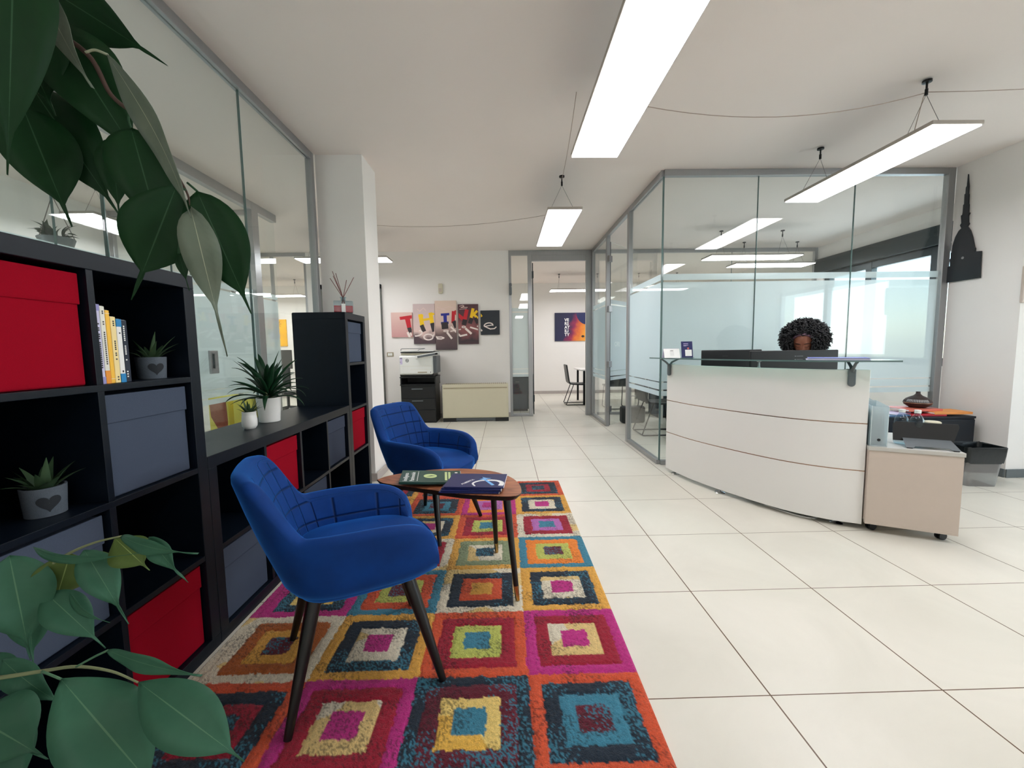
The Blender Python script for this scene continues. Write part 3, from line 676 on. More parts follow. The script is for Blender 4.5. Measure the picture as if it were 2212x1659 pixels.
# ================================================================== BLUE ARMCHAIRS (local: faces +x)
def make_armchair():
    r = empty('armchair'); N = 72; n_se = 2.9; thm = math.radians(128); zb = .395
    def path(u, k):
        th = u*thm; c, s_ = math.cos(th), math.sin(th); A = (.235+.15*k) if c > 0 else .352; B = .235+.075*k
        e = 2/n_se; return Vector((-A*math.copysign(abs(c)**e, c), B*math.copysign(abs(s_)**e, s_), 0))
    def height(u):
        a = abs(u)
        h = .812-.012*sstep(.10, .30, a)
        h = h+(.612-h)*sstep(.25, .50, a)
        if a > .64: t = (a-.64)/.36; h = .612-.112*(1-math.sqrt(max(0, 1-t**2.2)))
        return h
    b = MB(); uvs = []; rings = []; th = .055
    for i in range(N+1):
        u = -1+2*i/N; h = height(u); k = (h-zb)/.44; kk = lambda z: max(0, (z-zb)/.44)
        def pt(z, inset, bul=0):
            p = path(u, kk(z)); d = Vector((-p.x*.8, -p.y, 0))
            du = path(min(1, u+.01), kk(z))-path(max(-1, u-.01), kk(z)); nin = Vector((-du.y, du.x, 0)).normalized()
            if nin.dot(Vector((-p.x, -p.y, 0))) < 0: nin = -nin
            q = p+nin*inset; return (q.x, q.y, z)
        prof = [(zb-.012, .035), (zb, .008), (zb+.03, -.004)]
        zi = h-th*.55; out = prof+[(zb+(zi-zb)*t, -.008*math.sin(PI*t)) for t in (.25, .5, .75, 1)]
        arc = [(zi+th*.5*math.sin(a), th*.5-th*.5*math.cos(a)) for a in (PI*.2, PI*.4, PI*.6, PI*.8)]
        inn = [(zi-(zi-.43)*t, th+.010*math.sin(PI*t)) for t in (0, .2, .4, .6, .8, 1)]
        ring = []
        s_arc = u*4.5
        for (z, ins) in out+arc: ring.append(pt(z, ins)); uvs.append((s_arc if False else .5, .5))
        for j, (z, ins) in enumerate(inn): ring.append(pt(z, ins)); uvs.append((u*7.0+.5, (z-.43)/.078))
        rings.append(ring)
    b.loft(rings, closed=False); nr = len(rings[0])
    b.f.append(tuple(range(nr))); b.m.append(0); b.f.append(tuple(N*nr+j for j in reversed(range(nr)))); b.m.append(0)
    b.v.append((0, 0, zb-.02)); uvs.append((.5, .5)); ci = len(b.v)-1
    for i in range(N): b.f.append((ci, i*nr, (i+1)*nr)); b.m.append(0)
    b.f.append((ci, N*nr, 0)); b.m.append(0)
    b.build('shell', 'velvet', r, smooth=50, uvs=uvs)
    b = MB(); rings = []; K = 48
    def se(a, A, Bf, B): e = 2/3.4; c, s_ = math.cos(a), math.sin(a); return (A if c > 0 else Bf)*math.copysign(abs(c)**e, c), B*math.copysign(abs(s_)**e, s_)
    for (z, f) in ((.375, .86), (.378, .95), (.40, .99), (.44, 1.0), (.462, .985), (.474, .95), (.482, .86), (.486, .6), (.487, .25)):
        ring = []
        for j in range(K):
            x, y = se(2*PI*j/K,   .288, .215, .222); zz = z-(.03*max(0, x/.30)**3 if z > .45 else 0); ring.append((x*f, y*f, zz))
        rings.append(ring)
    b.loft(rings); b.build('seat_cushion', 'velvet', r, smooth=60, uvs=[(.5, .5)]*len(b.v))
    MB().box(-.17, -.17, .355, .17, .17, .38).build('seat_base', 'black_wood', r, bevel=.01)
    for sx in (-1, 1):
        for sy in (-1, 1):
            MB().tube([(sx*.15, sy*.15, .378), (sx*.175, sy*.175, .28), (sx*.245, sy*.245, 0)], [.024, .022, .0125], 16).build('leg', 'black_wood', r, smooth=60)
    return r
ch = make_armchair(); ch.location = (-.565, 1.485, RZ); ch.rotation_euler = (0, 0, math.radians(25.5))
tag(ch, 'blue quilted velvet armchair nearest the viewer, on the rug in front of the low shelf', 'chair', 'blue velvet armchairs')
c2 = copy_tree(ch); c2.location = (-.515, 2.705, RZ); c2.rotation_euler = (0, 0, math.radians(-27))
tag(c2, 'blue quilted velvet armchair farther back, behind the wooden side table', 'chair', 'blue velvet armchairs')

# ================================================================== SIDE TABLE with magazines
r = empty('side_table', (-.30, 2.05, RZ)); O = Vector((-.30, 2.05))
outl = [(-.69, 2.13), (-.655, 2.185), (-.578, 2.237), (-.407, 2.296), (-.248, 2.303), (-.086, 2.247), (.017, 2.142), (.066, 2.02), (.074, 1.905), (.055, 1.855), (.01, 1.842), (-.074, 1.855), (-.207, 1.885), (-.349, 1.945), (-.5, 2.01), (-.634, 2.07)]
P = catmull([Vector((x-O.x, y-O.y, 0)) for x, y in outl]+[Vector((outl[0][0]-O.x, outl[0][1]-O.y, 0))], 5)[:-1]
zt2 = .51-RZ
def scaled(k): return [(p.x*k, p.y*k) for p in P]
b = MB(); b.loft([[(x, y, z) for x, y in scaled(k)] for k, z in ((.955, zt2-.024), (1.0, zt2-.004), (1.0, zt2-.002))]); b.build('edge_band', 'black_wood', r, smooth=50)
MB().prism(scaled(.995), zt2-.004, zt2).build('tabletop', 'walnut', r)
for (bx_, by_), (tx, ty) in (((.045, 1.822), (.0, 1.90)), ((-.062, 2.284), (-.075, 2.17)), ((-.66, 2.13), (-.56, 2.12))):
    T0 = Vector((tx-O.x, ty-O.y, zt2-.02)); B0 = Vector((bx_-O.x, by_-O.y, 0))
    lg = MB().tube([T0, T0.lerp(B0, .87)], [.019, .0125], 14).build('leg', 'black_wood', r, smooth=60)
    MB().tube([T0.lerp(B0, .86), B0], [.0128, .010], 14).build('brass_tip', 'brass', lg, smooth=60)
tag(r, 'small drop-shaped side table with walnut top and black tapered legs between the armchairs', 'table')
zs = .511
def make_mag(w, d, th, m, name='magazine'):
    r = empty(name); MB().box(-w/2, -d/2, 0, w/2, d/2, th).build('cover', m, r, bevel=.001)
    MB().box(-w/2+.002, -d/2+.001, .001, w/2+.0012, d/2-.001, th-.001).build('pages', 'paper', r); return r
bl = make_mag(.29, .21, .006, 'navy')
def brand_art(r, z):
    b = MB(); T = TR((-.055, -.035, z), rz=PI/2-.5)
    b.text('ALBERTA', .022, TR((-.06, -.07, z), rz=1.0), .0002); b.build('lettering', 'paper', r)
    b = MB(); pts = catmull([(.005, -.09, z), (-.012, -.05, z), (.01, -.015, z), (.05, 0, z), (.1, -.005, z), (.13, -.035, z), (.128, -.08, z)], 5); wd = []
    n = len(pts)
    for i in range(n-1):
        a, c = pts[i], pts[i+1]; d = (c-a).normalized(); s_ = Vector((-d.y, d.x, 0)); w0 = .004+.009*(i/n); w1 = .004+.009*((i+1)/n)
        b.add([a-s_*w0, c-s_*w1, c+s_*w1, a+s_*w0], [(0, 1, 2, 3)])
    b.build('swoosh', 'paper', r)
    b = MB(); b.prism([(.01, .01), (.03, .03), (.02, .05), (.045, .035), (.07, .03), (.045, .015), (.098, -.07), (.085, -.078), (.035, .005)], z-.0001, z+.0002); b.build('star', 'sky_print', r)
angs = [.02, .05, -.02, .03]
for i in range(4):
    o = bl if i == 0 else copy_tree(bl); o.location = (-.148+.012*(3-i)*-.6, 2.005-.006*(3-i), zs+.001+i*.0064); o.rotation_euler = (0, 0, -.12+angs[i])
    if i == 3: brand_art(o, .0063)
    tag(o, ['navy booklet at the bottom of the pile of four on the side table', 'navy booklet, second from the bottom of the pile', 'navy booklet, third from the bottom of the pile', 'navy booklet with a white loop and pale blue star, topmost of the pile'][i], 'booklet', 'navy booklets on the side table')
gm = make_mag(.31, .20, .012, 'green_cover'); z = .0124
R90 = PI/2
b = MB(); b.text('Intelligenza', .030, TR((-.118, -.085, z), rz=R90), .0002); b.text('Patrimoniale', .030, TR((-.084, -.085, z), rz=R90), .0002)
for i in range(9): b.box(-.07, -.08+i*.018, z, -.066, -.068+i*.018, z+.0002)
b.build('title', 'paper', gm)
b = MB(); b.lathe([(0, z), (.034, z), (.034, z+.0003), (0, z+.0003)], (-.005, .0, 0), 32); b.build('emblem', 'lime', gm)
b = MB(); b.prism([(-.025, -.015), (.0, .01), (.02, .0), (.0, -.004)], z+.0003, z+.0006); b.build('emblem_bird', 'green_cover', gm)
b = MB(); b.box(.07, -.07, z, .082, .07, z+.0003); b.box(.088, -.05, z, .10, .07, z+.0003); b.build('side_print', 'lime', gm)
b = MB(); b.box(.112, -.08, z, .118, .02, z+.0003)
for i in range(5): b.box(.124, -.075+i*.032, z, .138, -.06+i*.032, z+.0003)
b.build('list_print', 'paper', gm)
gm.location = (-.392, 2.085, zs+.0275); gm.rotation_euler = (math.radians(0), math.radians(4.2), .15)
gm.location.z = zs+.0147
tag(gm, 'dark green magazine with a pale round emblem, leaning on the navy booklets', 'magazine')
# ================================================================== RECEPTION DESK
D0 = Vector((1.9, 3.1, 0))
dk = empty('reception_desk', D0)
crv = catmull([(1.535, 3.80, 0), (1.625, 3.42, 0), (1.79, 3.03, 0), (1.955, 2.745, 0), (2.13, 2.575, 0), (2.285, 2.488, 0)], 9)
def offs(P, d):
    out = []
    for i, p in enumerate(P):
        t = (P[min(i+1, len(P)-1)]-P[max(0, i-1)]).normalized(); out.append(p+Vector((t.y, -t.x, 0))*d)   # + = inward? fixed below
    return out
# outward is towards the viewer (-x / -y)
def outw(P, d):
    out = []
    for i, p in enumerate(P):
        t = (P[min(i+1, len(P)-1)]-P[max(0, i-1)]).normalized(); n = Vector((t.y, -t.x, 0))
        if n.dot(Vector((-1, -1, 0))) < 0: n = -n
        out.append(p+n*d)
    return out
def band(P, d0, d1, z0, z1, e0=0, e1=0):
    P = list(P)
    if e0: P = [P[0]+(P[0]-P[1]).normalized()*e0]+P
    if e1: P = P+[P[-1]+(P[-1]-P[-2]).normalized()*e1]
    A, B = outw(P, d0), outw(P, d1); b = MB()
    b.loft([[(a.x-D0.x, a.y-D0.y, z0), (c.x-D0.x, c.y-D0.y, z0), (c.x-D0.x, c.y-D0.y, z1), (a.x-D0.x, a.y-D0.y, z1)] for a, c in zip(A, B)]); return b
LZ = (.385, .69)
for z0, z1 in ((.035, LZ[0]-.003), (LZ[0]+.003, LZ[1]-.003), (LZ[1]+.003, 1.032)):
    band(crv, 0, -.028, z0, z1).build('front_panel', 'desk', dk, smooth=30, bevel=.0025)
for z in LZ: band(crv, -.001, -.02, z-.003, z+.003).build('metal_inlay', 'desk_line', dk, smooth=30)
band(crv, -.028, -.034, .04, 1.0).build('panel_backing', 'tile_dark', dk, smooth=30)
band(crv, -.04, -.70, .715, .742).build('worktop', 'desk', dk, smooth=30, bevel=.003)
MB().box(2.262-D0.x, 2.50-D0.y, .035, 2.288-D0.x, 3.12-D0.y, .715, T=None).build('side_panel', 'tile_dark', dk, bevel=.003)
gt = band(crv, .125, -.10, 1.085, 1.094, .10, .11).build('glass_counter', 'counter_glass' if 'counter_glass' in M else 'glass', dk, smooth=30)
ge = band(crv, .1262, .1246, 1.0845, 1.0945, .10, .11).build('glass_edge', 'glass_edge', gt, smooth=30)
def bracket(i):
    P = outw(crv, .0); p = crv[i]; t = (crv[min(i+1, len(crv)-1)]-crv[max(0, i-1)]).normalized(); n = (P[i]-p); n = outw(crv, 1)[i]-p; n.normalize()
    q = p-D0; ang = math.atan2(n.y, n.x)
    T = TR((q.x, q.y, 0), rz=ang)
    b = MB()
    pl = [(math.cos(a)*.020, math.sin(a)*.020+.0) for a in [PI+PI*k/10 for k in range(11)]]+[(.020, .06), (-.020, .06)]
    b.loft([[T @ Vector((xx, y, .945+z)) for y, z in pl] for xx in (.0, .018)])
    b.loft([[T @ Vector((xx, y, .945+z)) for y, z in pl] for xx in (-.030, -.042)])
    b.box(-.04, -.02, 1.0, .018, .02, 1.036, T=T)
    b.build('bracket_clamp', 'plastic_grey', dk, smooth=40, bevel=.004)
    b = MB()
    for s in (-1, 1): b.tube([T @ Vector((.008, 0, 1.02)), T @ Vector((.03*s+.012, .0, 1.05)), T @ Vector((.085*s, .0, 1.078)), T @ Vector((.10*s, 0, 1.083))], [.011, .009, .008, .009], 10)
    b.build('bracket_arm', 'plastic_grey', dk, smooth=50)
for i in (1, 40): bracket(i)
q = outw(crv, -.014)[21]-D0
b = MB(); b.lathe([(0, 1.03), (.014, 1.03), (.008, 1.04), (.006, 1.072), (.016, 1.078), (.016, 1.086), (0, 1.086)], (q.x, q.y, 0), 16); b.build('counter_post', 'steel', dk, smooth=50)
for (x, y) in ((1.60, 3.72), (1.745, 3.20), (2.215, 2.60)):
    b = MB(); b.lathe([(0, 0), (.038, 0), (.040, .003), (.034, .008), (.012, .014), (.008, .02), (.008, .04), (0, .04)], (x-D0.x, y-D0.y, 0), 24); b.build('levelling_foot', 'chrome', dk, smooth=50)
tag(dk, 'curved white reception desk with metal inlay lines and a raised glass counter', 'desk')
cb = MB().tube(catmull([(1.93, 2.92, .006), (1.98, 2.80, .006), (2.04, 2.70, .006), (2.11, 2.665, .006), (2.2, 2.72, .006)], 6), .0055, 6).build('floor_cable', 'paper', None, smooth=180)
tag(cb, 'white cable peeping out on the floor under the reception desk', 'cable')
# --- things on the glass counter
ZC = 1.0948
p = atZ(1447, 773, ZC)
r = empty('desk_calendar', (1.495, 3.62, ZC), -.12)
b = MB(); b.loft([[(-.068, -.045, 0), (-.068, 0, .082), (-.068, .0016, .082), (-.068, -.043, 0)], [(.068, -.045, 0), (.068, 0, .082), (.068, .0016, .082), (.068, -.043, 0)]]); b.build('front_sheet', 'paper', r)
b = MB(); b.loft([[(-.068, .045, 0), (-.068, 0, .082), (-.068, -.0016, .082), (-.068, .043, 0)], [(.068, .045, 0), (.068, 0, .082), (.068, -.0016, .082), (.068, .043, 0)]]); b.build('rear_sheet', 'lavender', r)
T = TR((0, -.0462, 0), rx=math.atan2(.082, .045))
b = MB(); b.box(-.012, .068, 0, .014, .073, .0004, T=T)
for i in range(4): b.box(-.016, .056-i*.011, 0, .018, .057-i*.011, .0004, T=T)
b.build('print', 'ink', r)
tag(r, 'white tent-shaped desk calendar at the left end of the glass counter', 'calendar')
r = empty('leaflet_stand', (1.615, 3.56, ZC), -.2)
T = TR((0, 0, 0), rx=PI/2-.32)
MB().box(-.047, 0, 0, .047, .150, .004, T=T).build('card', 'navy', r)
MB().box(-.05, -.03, 0, .05, .05, .003).build('clear_foot', 'clear_plastic', r)
MB().box(-.0165, .014, .0042, .038, .072, .0052, T=T).build('blank_square', 'paper', r, bevel=.002)
b = MB(); b.box(-.028, .126, .0042, .012, .131, .0048, T=T); b.box(-.028, .113, .0042, .012, .116, .0048, T=T); b.box(-.028, .106, .0042, -.004, .109, .0048, T=T); b.build('print', 'lavender', r)
b = MB(); b.prism([(.010+.008*math.cos(a), .085+.008*math.sin(a)) for a in [2*PI*k/16 for k in range(16)]], .0042, .005, T=T); b.build('dot', 'peach_fold', r)
tag(r, 'upright blue leaflet in a clear holder beside the calendar on the glass counter', 'leaflet')
r = empty('document_stack', (2.17, 2.62, ZC), -.62)
MB().box(-.16, -.105, 0, .16, .105, .003).build('folder', 'lavender', r)
MB().box(-.15, -.10, .003, .155, .10, .010).build('sheets', 'paper', r)
M['blue_cover'] = mat('blue_gradient_cover', (60, 90, 190), .4, col2=(150, 150, 220), scale=4)
MB().box(-.152, -.104, .010, .158, .104, .0125).build('cover_sheet', 'blue_cover', r)
tag(r, 'stack of blue and lavender papers lying at the right end of the glass counter', 'papers')
# --- monitors
def make_monitor(w, h, drop):
    r = empty('monitor')
    MB().box(-w/2, 0, 0, w/2, .022, h).build('back_cover', 'plastic_black', r, bevel=.006)
    MB().box(-w/2+.006, .0222, .012, w/2-.006, .0235, h-.006).build('screen', 'screen', r)
    MB().box(-.04, -.03, h*.25, .04, .0, h*.25+.09).build('mount', 'plastic_black', r, bevel=.008)
    MB().box(-.025, -.045, -drop+.012, .025, -.028, h*.35).build('stand', 'steel', r, bevel=.005)
    MB().box(-.11, -.10, -drop, .11, .08, -drop+.012).build('foot', 'steel', r, bevel=.004)
    return r
xa, xb = atY(1622, 757, 3.12), atY(1812, 757, 3.12)
mr = make_monitor(xb.x-xa.x, .365, 1.152-.365-.743); mr.location = ((xa.x+xb.x)/2, 3.12, 1.152-.365)
tag(mr, 'large black monitor seen from behind, right of the two in front of the receptionist', 'monitor', 'monitors on the reception desk')
b = MB(); b.box(.00, -.0012, .318, .012, -.0002, .3215)
for i in range(5): b.box(.018+i*.010, -.0012, .318, .025+i*.010, -.0002, .321)
b.build('maker_mark', 'steel', mr)
xa = atY(1517, 757, 3.60)
ml = make_monitor(.54, .32, 1.158-.32-.743); ml.location = (xa.x+.27, 3.60, 1.158-.32)
b = MB(); 
for i in range(4): b.box(-.085+i*.012, -.0012, .262, -.076+i*.012, -.0002, .268)
b.build('maker_mark', 'ink', ml)
tag(ml, 'black computer monitor seen from behind, left of the two, partly hidden by the larger one', 'monitor', 'monitors on the reception desk')

# ================================================================== RECEPTIONIST
def skin_obj(name, joints, edges, m, parent, root=0, sub=2):
    me = bpy.data.meshes.new(name); me.from_pydata([j[0] for j in joints], edges, []); o = bpy.data.objects.new(name, me); COL.objects.link(o); o.parent = parent
    md = o.modifiers.new('Skin', 'SKIN'); md.use_smooth_shade = True
    sv = me.skin_vertices[0] if me.skin_vertices else None
    if sv is None:
        bm = bmesh.new(); bm.from_mesh(me); bm.verts.layers.skin.verify(); bm.to_mesh(me); bm.free(); sv = me.skin_vertices[0]
    for i, j in enumerate(joints):
        rr = j[1] if isinstance(j[1], tuple) else (j[1], j[1]); sv.data[i].radius = rr; sv.data[i].use_root = (i == root)
    md2 = o.modifiers.new('Subdivision', 'SUBSURF'); md2.levels = sub; md2.render_levels = sub
    dg = bpy.context.evaluated_depsgraph_get(); dg.update(); em = bpy.data.meshes.new_from_object(o.evaluated_get(dg)); o.modifiers.clear(); o.data = em; em.name = name
    em.materials.clear(); em.materials.append(M[m]); em.polygons.foreach_set('use_smooth', [True]*len(em.polygons)); return o
PX, PY = atY(1736, 745, 3.455).x, 3.53
pe = empty('person', (PX, PY, 0))
HYAW = -.74
def head_mesh():
    """faces -y; tilted down; eye line at eye height"""
    b = MB(); nu, nv = 72, 54; faces = []; vs = []
    def g(x, s): return math.exp(-(x/s)**2)
    for j in range(nv+1):
        ph = PI*j/nv
        for i in range(nu):
            th = 2*PI*i/nu; sx_ = math.sin(ph)*math.sin(th); cy_ = -math.sin(ph)*math.cos(th); cz = math.cos(ph)
            x = .074*sx_; y = .095*cy_; z = .118*cz
            if z < 0: x *= 1-.34*(-z/.118)**1.5; y *= 1-.10*(-z/.118)
            if cy_ < 0:   # face side
                f = min(1, -cy_*1.6); fl = 0
                y -= f*(.020*g(x, .011)*g(z+.028, .012)+.012*g(x, .009)*g(z+.008, .020))        # nose
                y -= f*.008*(g(x-.010, .006)+g(x+.010, .006))*g(z+.031, .007)                     # nostrils
                y += f*.012*(g(x-.032, .016)+g(x+.032, .016))*g(z-.008, .013)                      # sockets
                y -= f*.009*(g(x-.032, .012)+g(x+.032, .012))*g(z-.004, .008)                      # lids
                y -= f*.006*(g(x-.032, .02)+g(x+.032, .02))*g(z-.026, .008)                        # brow
                y -= f*.006*(g(x-.043, .016)+g(x+.043, .016))*g(z+.026, .018)                      # cheek
                y -= f*(.009*g(x, .022)*g(z+.058, .006)+.008*g(x, .019)*g(z+.070, .007)-.004*g(x, .024)*g(z+.064, .002))   # lips
                y -= f*.008*g(x, .02)*g(z+.100, .014)                                              # chin
            vs.append(Vector((x, y, z)))
    for j in range(nv):
        for i in range(nu):
            k = (i+1) % nu; b.f.append((j*nu+i, (j+1)*nu+i, (j+1)*nu+k, j*nu+k))
            c = (vs[j*nu+i]+vs[(j+1)*nu+k])/2; mi = 0
            if c.y < -.04:
                if abs(c.x) < .023 and -.078 < c.z < -.053: mi = 2
            b.m.append(mi)
    T = TR((0, 0, 0), rx=.42, rz=HYAW); b.v = vs
    def surf(x, z):
        best = min((v for v in vs[:nu*(nv+1)] if v.y < 0), key=lambda v: (v.x-x)**2+(v.z-z)**2); return best.y
    for s in (-1, 1):   # lash line and eyebrow
        for pl, rad in (([(.016, -.001), (.024, -.0045), (.033, -.0055), (.042, -.0035), (.048, .001)], .0011), ([(.012, .022), (.022, .026), (.034, .027), (.046, .023), (.052, .018)], .0022)):
            P_ = catmull([Vector((s*x, surf(s*x, z)-.0006, z)) for x, z in pl], 4); b.tube(P_, [rad*(.5+.8*math.sin(PI*(i+.5)/len(P_))) for i in range(len(P_))], 6, mi=1)
    for s in (-1, 1):   # ears
        rings = []
        for q, rr in ((0, .010), (.006, .017), (.010, .016), (.013, .008)):
            rings.append([(s*(.068+q), .012+rr*.62*math.cos(a), -.010+rr*1.5*math.sin(a)) for a in [2*PI*k/14 for k in range(14)]])
        b.loft(rings)
    b.v = [T @ Vector(p) for p in b.v]; return b
HC = Vector((0, -.075, 1.213))
hb = head_mesh()
# one continuous body: neck, trunk, limbs and fingers grown as a single skin, joined with the head
J = [((0, .02, .53), (.12, .10)), ((0, .03, .66), (.10, .08)), ((0, .025, .80), (.12, .085)), ((0, .01, .93), (.10, .07)), ((0, -.015, 1.01), .047), ((0, -.045, 1.10), .045), ((0, -.06, 1.17), .05)]
E = [(i, i+1) for i in range(6)]
for s in (-1, 1):
    n = len(J); J += [((s*.15, .01, .955), .052), ((s*.215, .03, .80), .042), ((s*.185, -.12, .785), .030), ((s*.15, -.22, .785), .022), ((s*.145, -.265, .782), (.034, .014))]
    E += [(3, n), (n, n+1), (n+1, n+2), (n+2, n+3), (n+3, n+4)]; h = n+4
    for k, (dx, L1) in enumerate(((-.027, .040), (-.009, .048), (.010, .045), (.027, .036))):
        a = len(J); x = s*.145+dx; J += [((x, -.300, .788), .0095), ((x+dx*.1, -.300-L1*.6, .785), .0088), ((x+dx*.15, -.300-L1*1.1, .772), .0078)]; E += [(h, a), (a, a+1), (a+1, a+2)]
    a = len(J); J += [((s*.145-s*.035, -.255, .776), .011), ((s*.145-s*.052, -.28, .770), .0095), ((s*.145-s*.056, -.305, .768), .0085)]; E += [(h, a), (a, a+1), (a+1, a+2)]
    n = len(J); J += [((s*.095, .0, .51), .082), ((s*.11, -.40, .50), .058), ((s*.11, -.40, .28), .050), ((s*.115, -.385, .09), .034), ((s*.12, -.47, .045), .030)]
    E += [(0, n), (n, n+1), (n+1, n+2), (n+2, n+3), (n+3, n+4)]
body = skin_obj('body', J, E, 'skin', pe, 0)
bm = bmesh.new(); bm.from_mesh(body.data)
tmp = bpy.data.meshes.new('h'); tmp.from_pydata([tuple(Vector(p)+HC) for p in hb.v], [], hb.f); tmp.polygons.foreach_set('material_index', hb.m); tmp.polygons.foreach_set('use_smooth', [True]*len(tmp.polygons)); bm.from_mesh(tmp)
bmesh.ops.recalc_face_normals(bm, faces=bm.faces); bm.to_mesh(body.data); bm.free(); bpy.data.meshes.remove(tmp)
body.data.materials.append(M['skin_dark']); body.data.materials.append(M['lips'])
J = [((0, .02, .56), (.145, .12)), ((0, .03, .68), (.125, .10)), ((0, .025, .82), (.14, .10)), ((0, .01, .94), (.12, .085)), ((0, -.005, .985), (.075, .062))]; E = [(0, 1), (1, 2), (2, 3), (3, 4)]
for s in (-1, 1):
    n = len(J); J += [((s*.155, .01, .955), .066), ((s*.215, .03, .80), .053), ((s*.185, -.12, .788), .042), ((s*.155, -.195, .787), .033)]; E += [(3, n), (n, n+1), (n+1, n+2), (n+2, n+3)]
skin_obj('shirt', J, E, 'shirt', pe, 0)
J = [((0, .02, .52), (.15, .12))]; E = []
for s in (-1, 1):
    n = len(J); J += [((s*.10, -.02, .51), .095), ((s*.115, -.40, .50), .072), ((s*.115, -.40, .28), .064), ((s*.115, -.385, .11), .052)]; E += [(0, n), (n, n+1), (n+1, n+2), (n+2, n+3)]
skin_obj('trousers', J, E, 'trouser', pe, 0)
for s in (-1, 1):
    b = MB(); rings = []
    for y, w, z1 in ((.06, .024, .07), (.03, .036, .085), (-.03, .038, .08), (-.10, .044, .055), (-.15, .040, .042), (-.18, .02, .025)):
        rings.append([(s*.12+w*math.cos(a), -.40+y, max(.001, (z1*.5)+z1*.5*math.sin(a))) for a in [2*PI*k/16 for k in range(16)]])
    b.loft(rings); b.build('shoe', 'shoe', pe, smooth=60)
# afro: a dense core and many curled locks
rnd = random.Random(5); b = MB(); hc = HC+Vector((.038, .045, .030))
def shell_r(d):
    rx, ry, rz = .186, .165, .165
    if d.z < 0: rz = .175; 
    return 1/math.sqrt((d.x/rx)**2+(d.y/ry)**2+(d.z/rz)**2)
bm = bmesh.new(); bmesh.ops.create_icosphere(bm, subdivisions=4, radius=1)
def face_open(d):   # leave the face free
    d = Matrix.Rotation(-HYAW, 3, 'Z') @ d
    return d.y < -.25 and abs(d.x) < .44 and d.z < .20
for v in bm.verts:
    d = v.co.normalized(); rr = shell_r(d)*.86*(1+.05*math.sin(17*d.x+3)*math.sin(19*d.z)*math.sin(13*d.y))
    if face_open(d): rr = .055
    v.co = d*rr
bm.verts.ensure_lookup_table()
core_v = [v.co.copy()+hc for v in bm.verts]; core_f = [tuple(v.index for v in f.verts) for f in bm.faces]; bm.free(); b.add(core_v, core_f)
cnt = 0
while cnt < 1500:
    d = Vector((rnd.gauss(0, 1), rnd.gauss(0, 1), rnd.gauss(0, 1))).normalized()
    if face_open(d) or d.z < -.78: continue
    cnt += 1; R0 = shell_r(d); L = rnd.uniform(.03, .055)*(1.0 if d.z > -.2 else .9); u = d.orthogonal().normalized(); w = d.cross(u); ph = rnd.random()*6.28; cr = rnd.uniform(.006, .012); tn = rnd.uniform(.7, 1.5); lean = Vector((rnd.gauss(0, .25), rnd.gauss(0, .25), rnd.gauss(0, .25)))
    pts = []
    for k in range(8):
        t = k/7; c = hc+(d+lean*t*.5).normalized()*(R0*.82+L*t*1.0); a = ph+tn*2*PI*t; pts.append(c+(u*math.cos(a)+w*math.sin(a))*cr*min(1, t*3))
    b.tube(pts, [.0046, .005, .005, .0048, .0045, .004, .0032, .0018], 5)
b.build('hair', 'hair', pe, smooth=180, recalc=False)
b = MB(); T = TR(HC, rx=.42, rz=HYAW); pts = []
for k in range(31):
    a = PI*(k/30); dv = Vector((math.cos(a), -.55*math.sin(a), .86*math.sin(a)+.06)); q = 1/math.sqrt((dv.x/.080)**2+(dv.y/.101)**2+(dv.z/.122)**2); pts.append(T @ (dv*q))
b.tube(pts, [.004]+[.010]*29+[.004], 10); b.build('headband', 'headband', pe, smooth=180)
for s in (-1, 1): b = MB(); b.lathe([(0, -.006), (.006, 0), (0, .006)], tuple((TR(HC, rx=.42, rz=HYAW) @ Vector((s*.080, .008, -.040)))), 10); b.build('pearl_earring', 'plastic_white', pe, smooth=180)
tag(pe, 'person with a rounded black curly afro and mauve headband, looking down, seated behind the monitors', 'person')
# her chair
def make_office_chair():
    r = empty('office_chair')
    MB().box(-.23, -.22, .35, .23, .22, .415).build('seat', 'leather', r, bevel=.03, seg=4, smooth=60)
    b = MB(); b.box(-.20, .22, .52, .20, .27, .90); b.build('backrest', 'leather', r, bevel=.03, seg=4, smooth=60)
    MB().tube([(0, .18, .36), (0, .29, .37), (0, .285, .62)], .018, 8).build('back_bar', 'plastic_black', r, smooth=60)
    MB().tube([(0, 0, .08), (0, 0, .36)], .028, 12).build('column', 'plastic_black', r, smooth=60)
    b = MB()
    for k in range(5): a = 2*PI*k/5+.3; b.tube([(0, 0, .10), (.27*math.cos(a), .27*math.sin(a), .065)], [.024, .014], 8)
    b.build('star_base', 'plastic_black', r, smooth=60)
    for k in range(5):
        a = 2*PI*k/5+.3; b = MB(); T = TR((.27*math.cos(a), .27*math.sin(a), .0275), rz=a+.6); b.loft([[T @ Vector((.0275*math.cos(q), y, .0275*math.sin(q))) for q in [2*PI*i/16 for i in range(16)]] for y in (-.022, .022)]); b.build('caster', 'plastic_black', r, smooth=50)
    return r
oc = make_office_chair(); oc.location = (PX, PY+.03, 0); tag(oc, 'black swivel chair the receptionist sits on', 'chair', 'black swivel chairs')

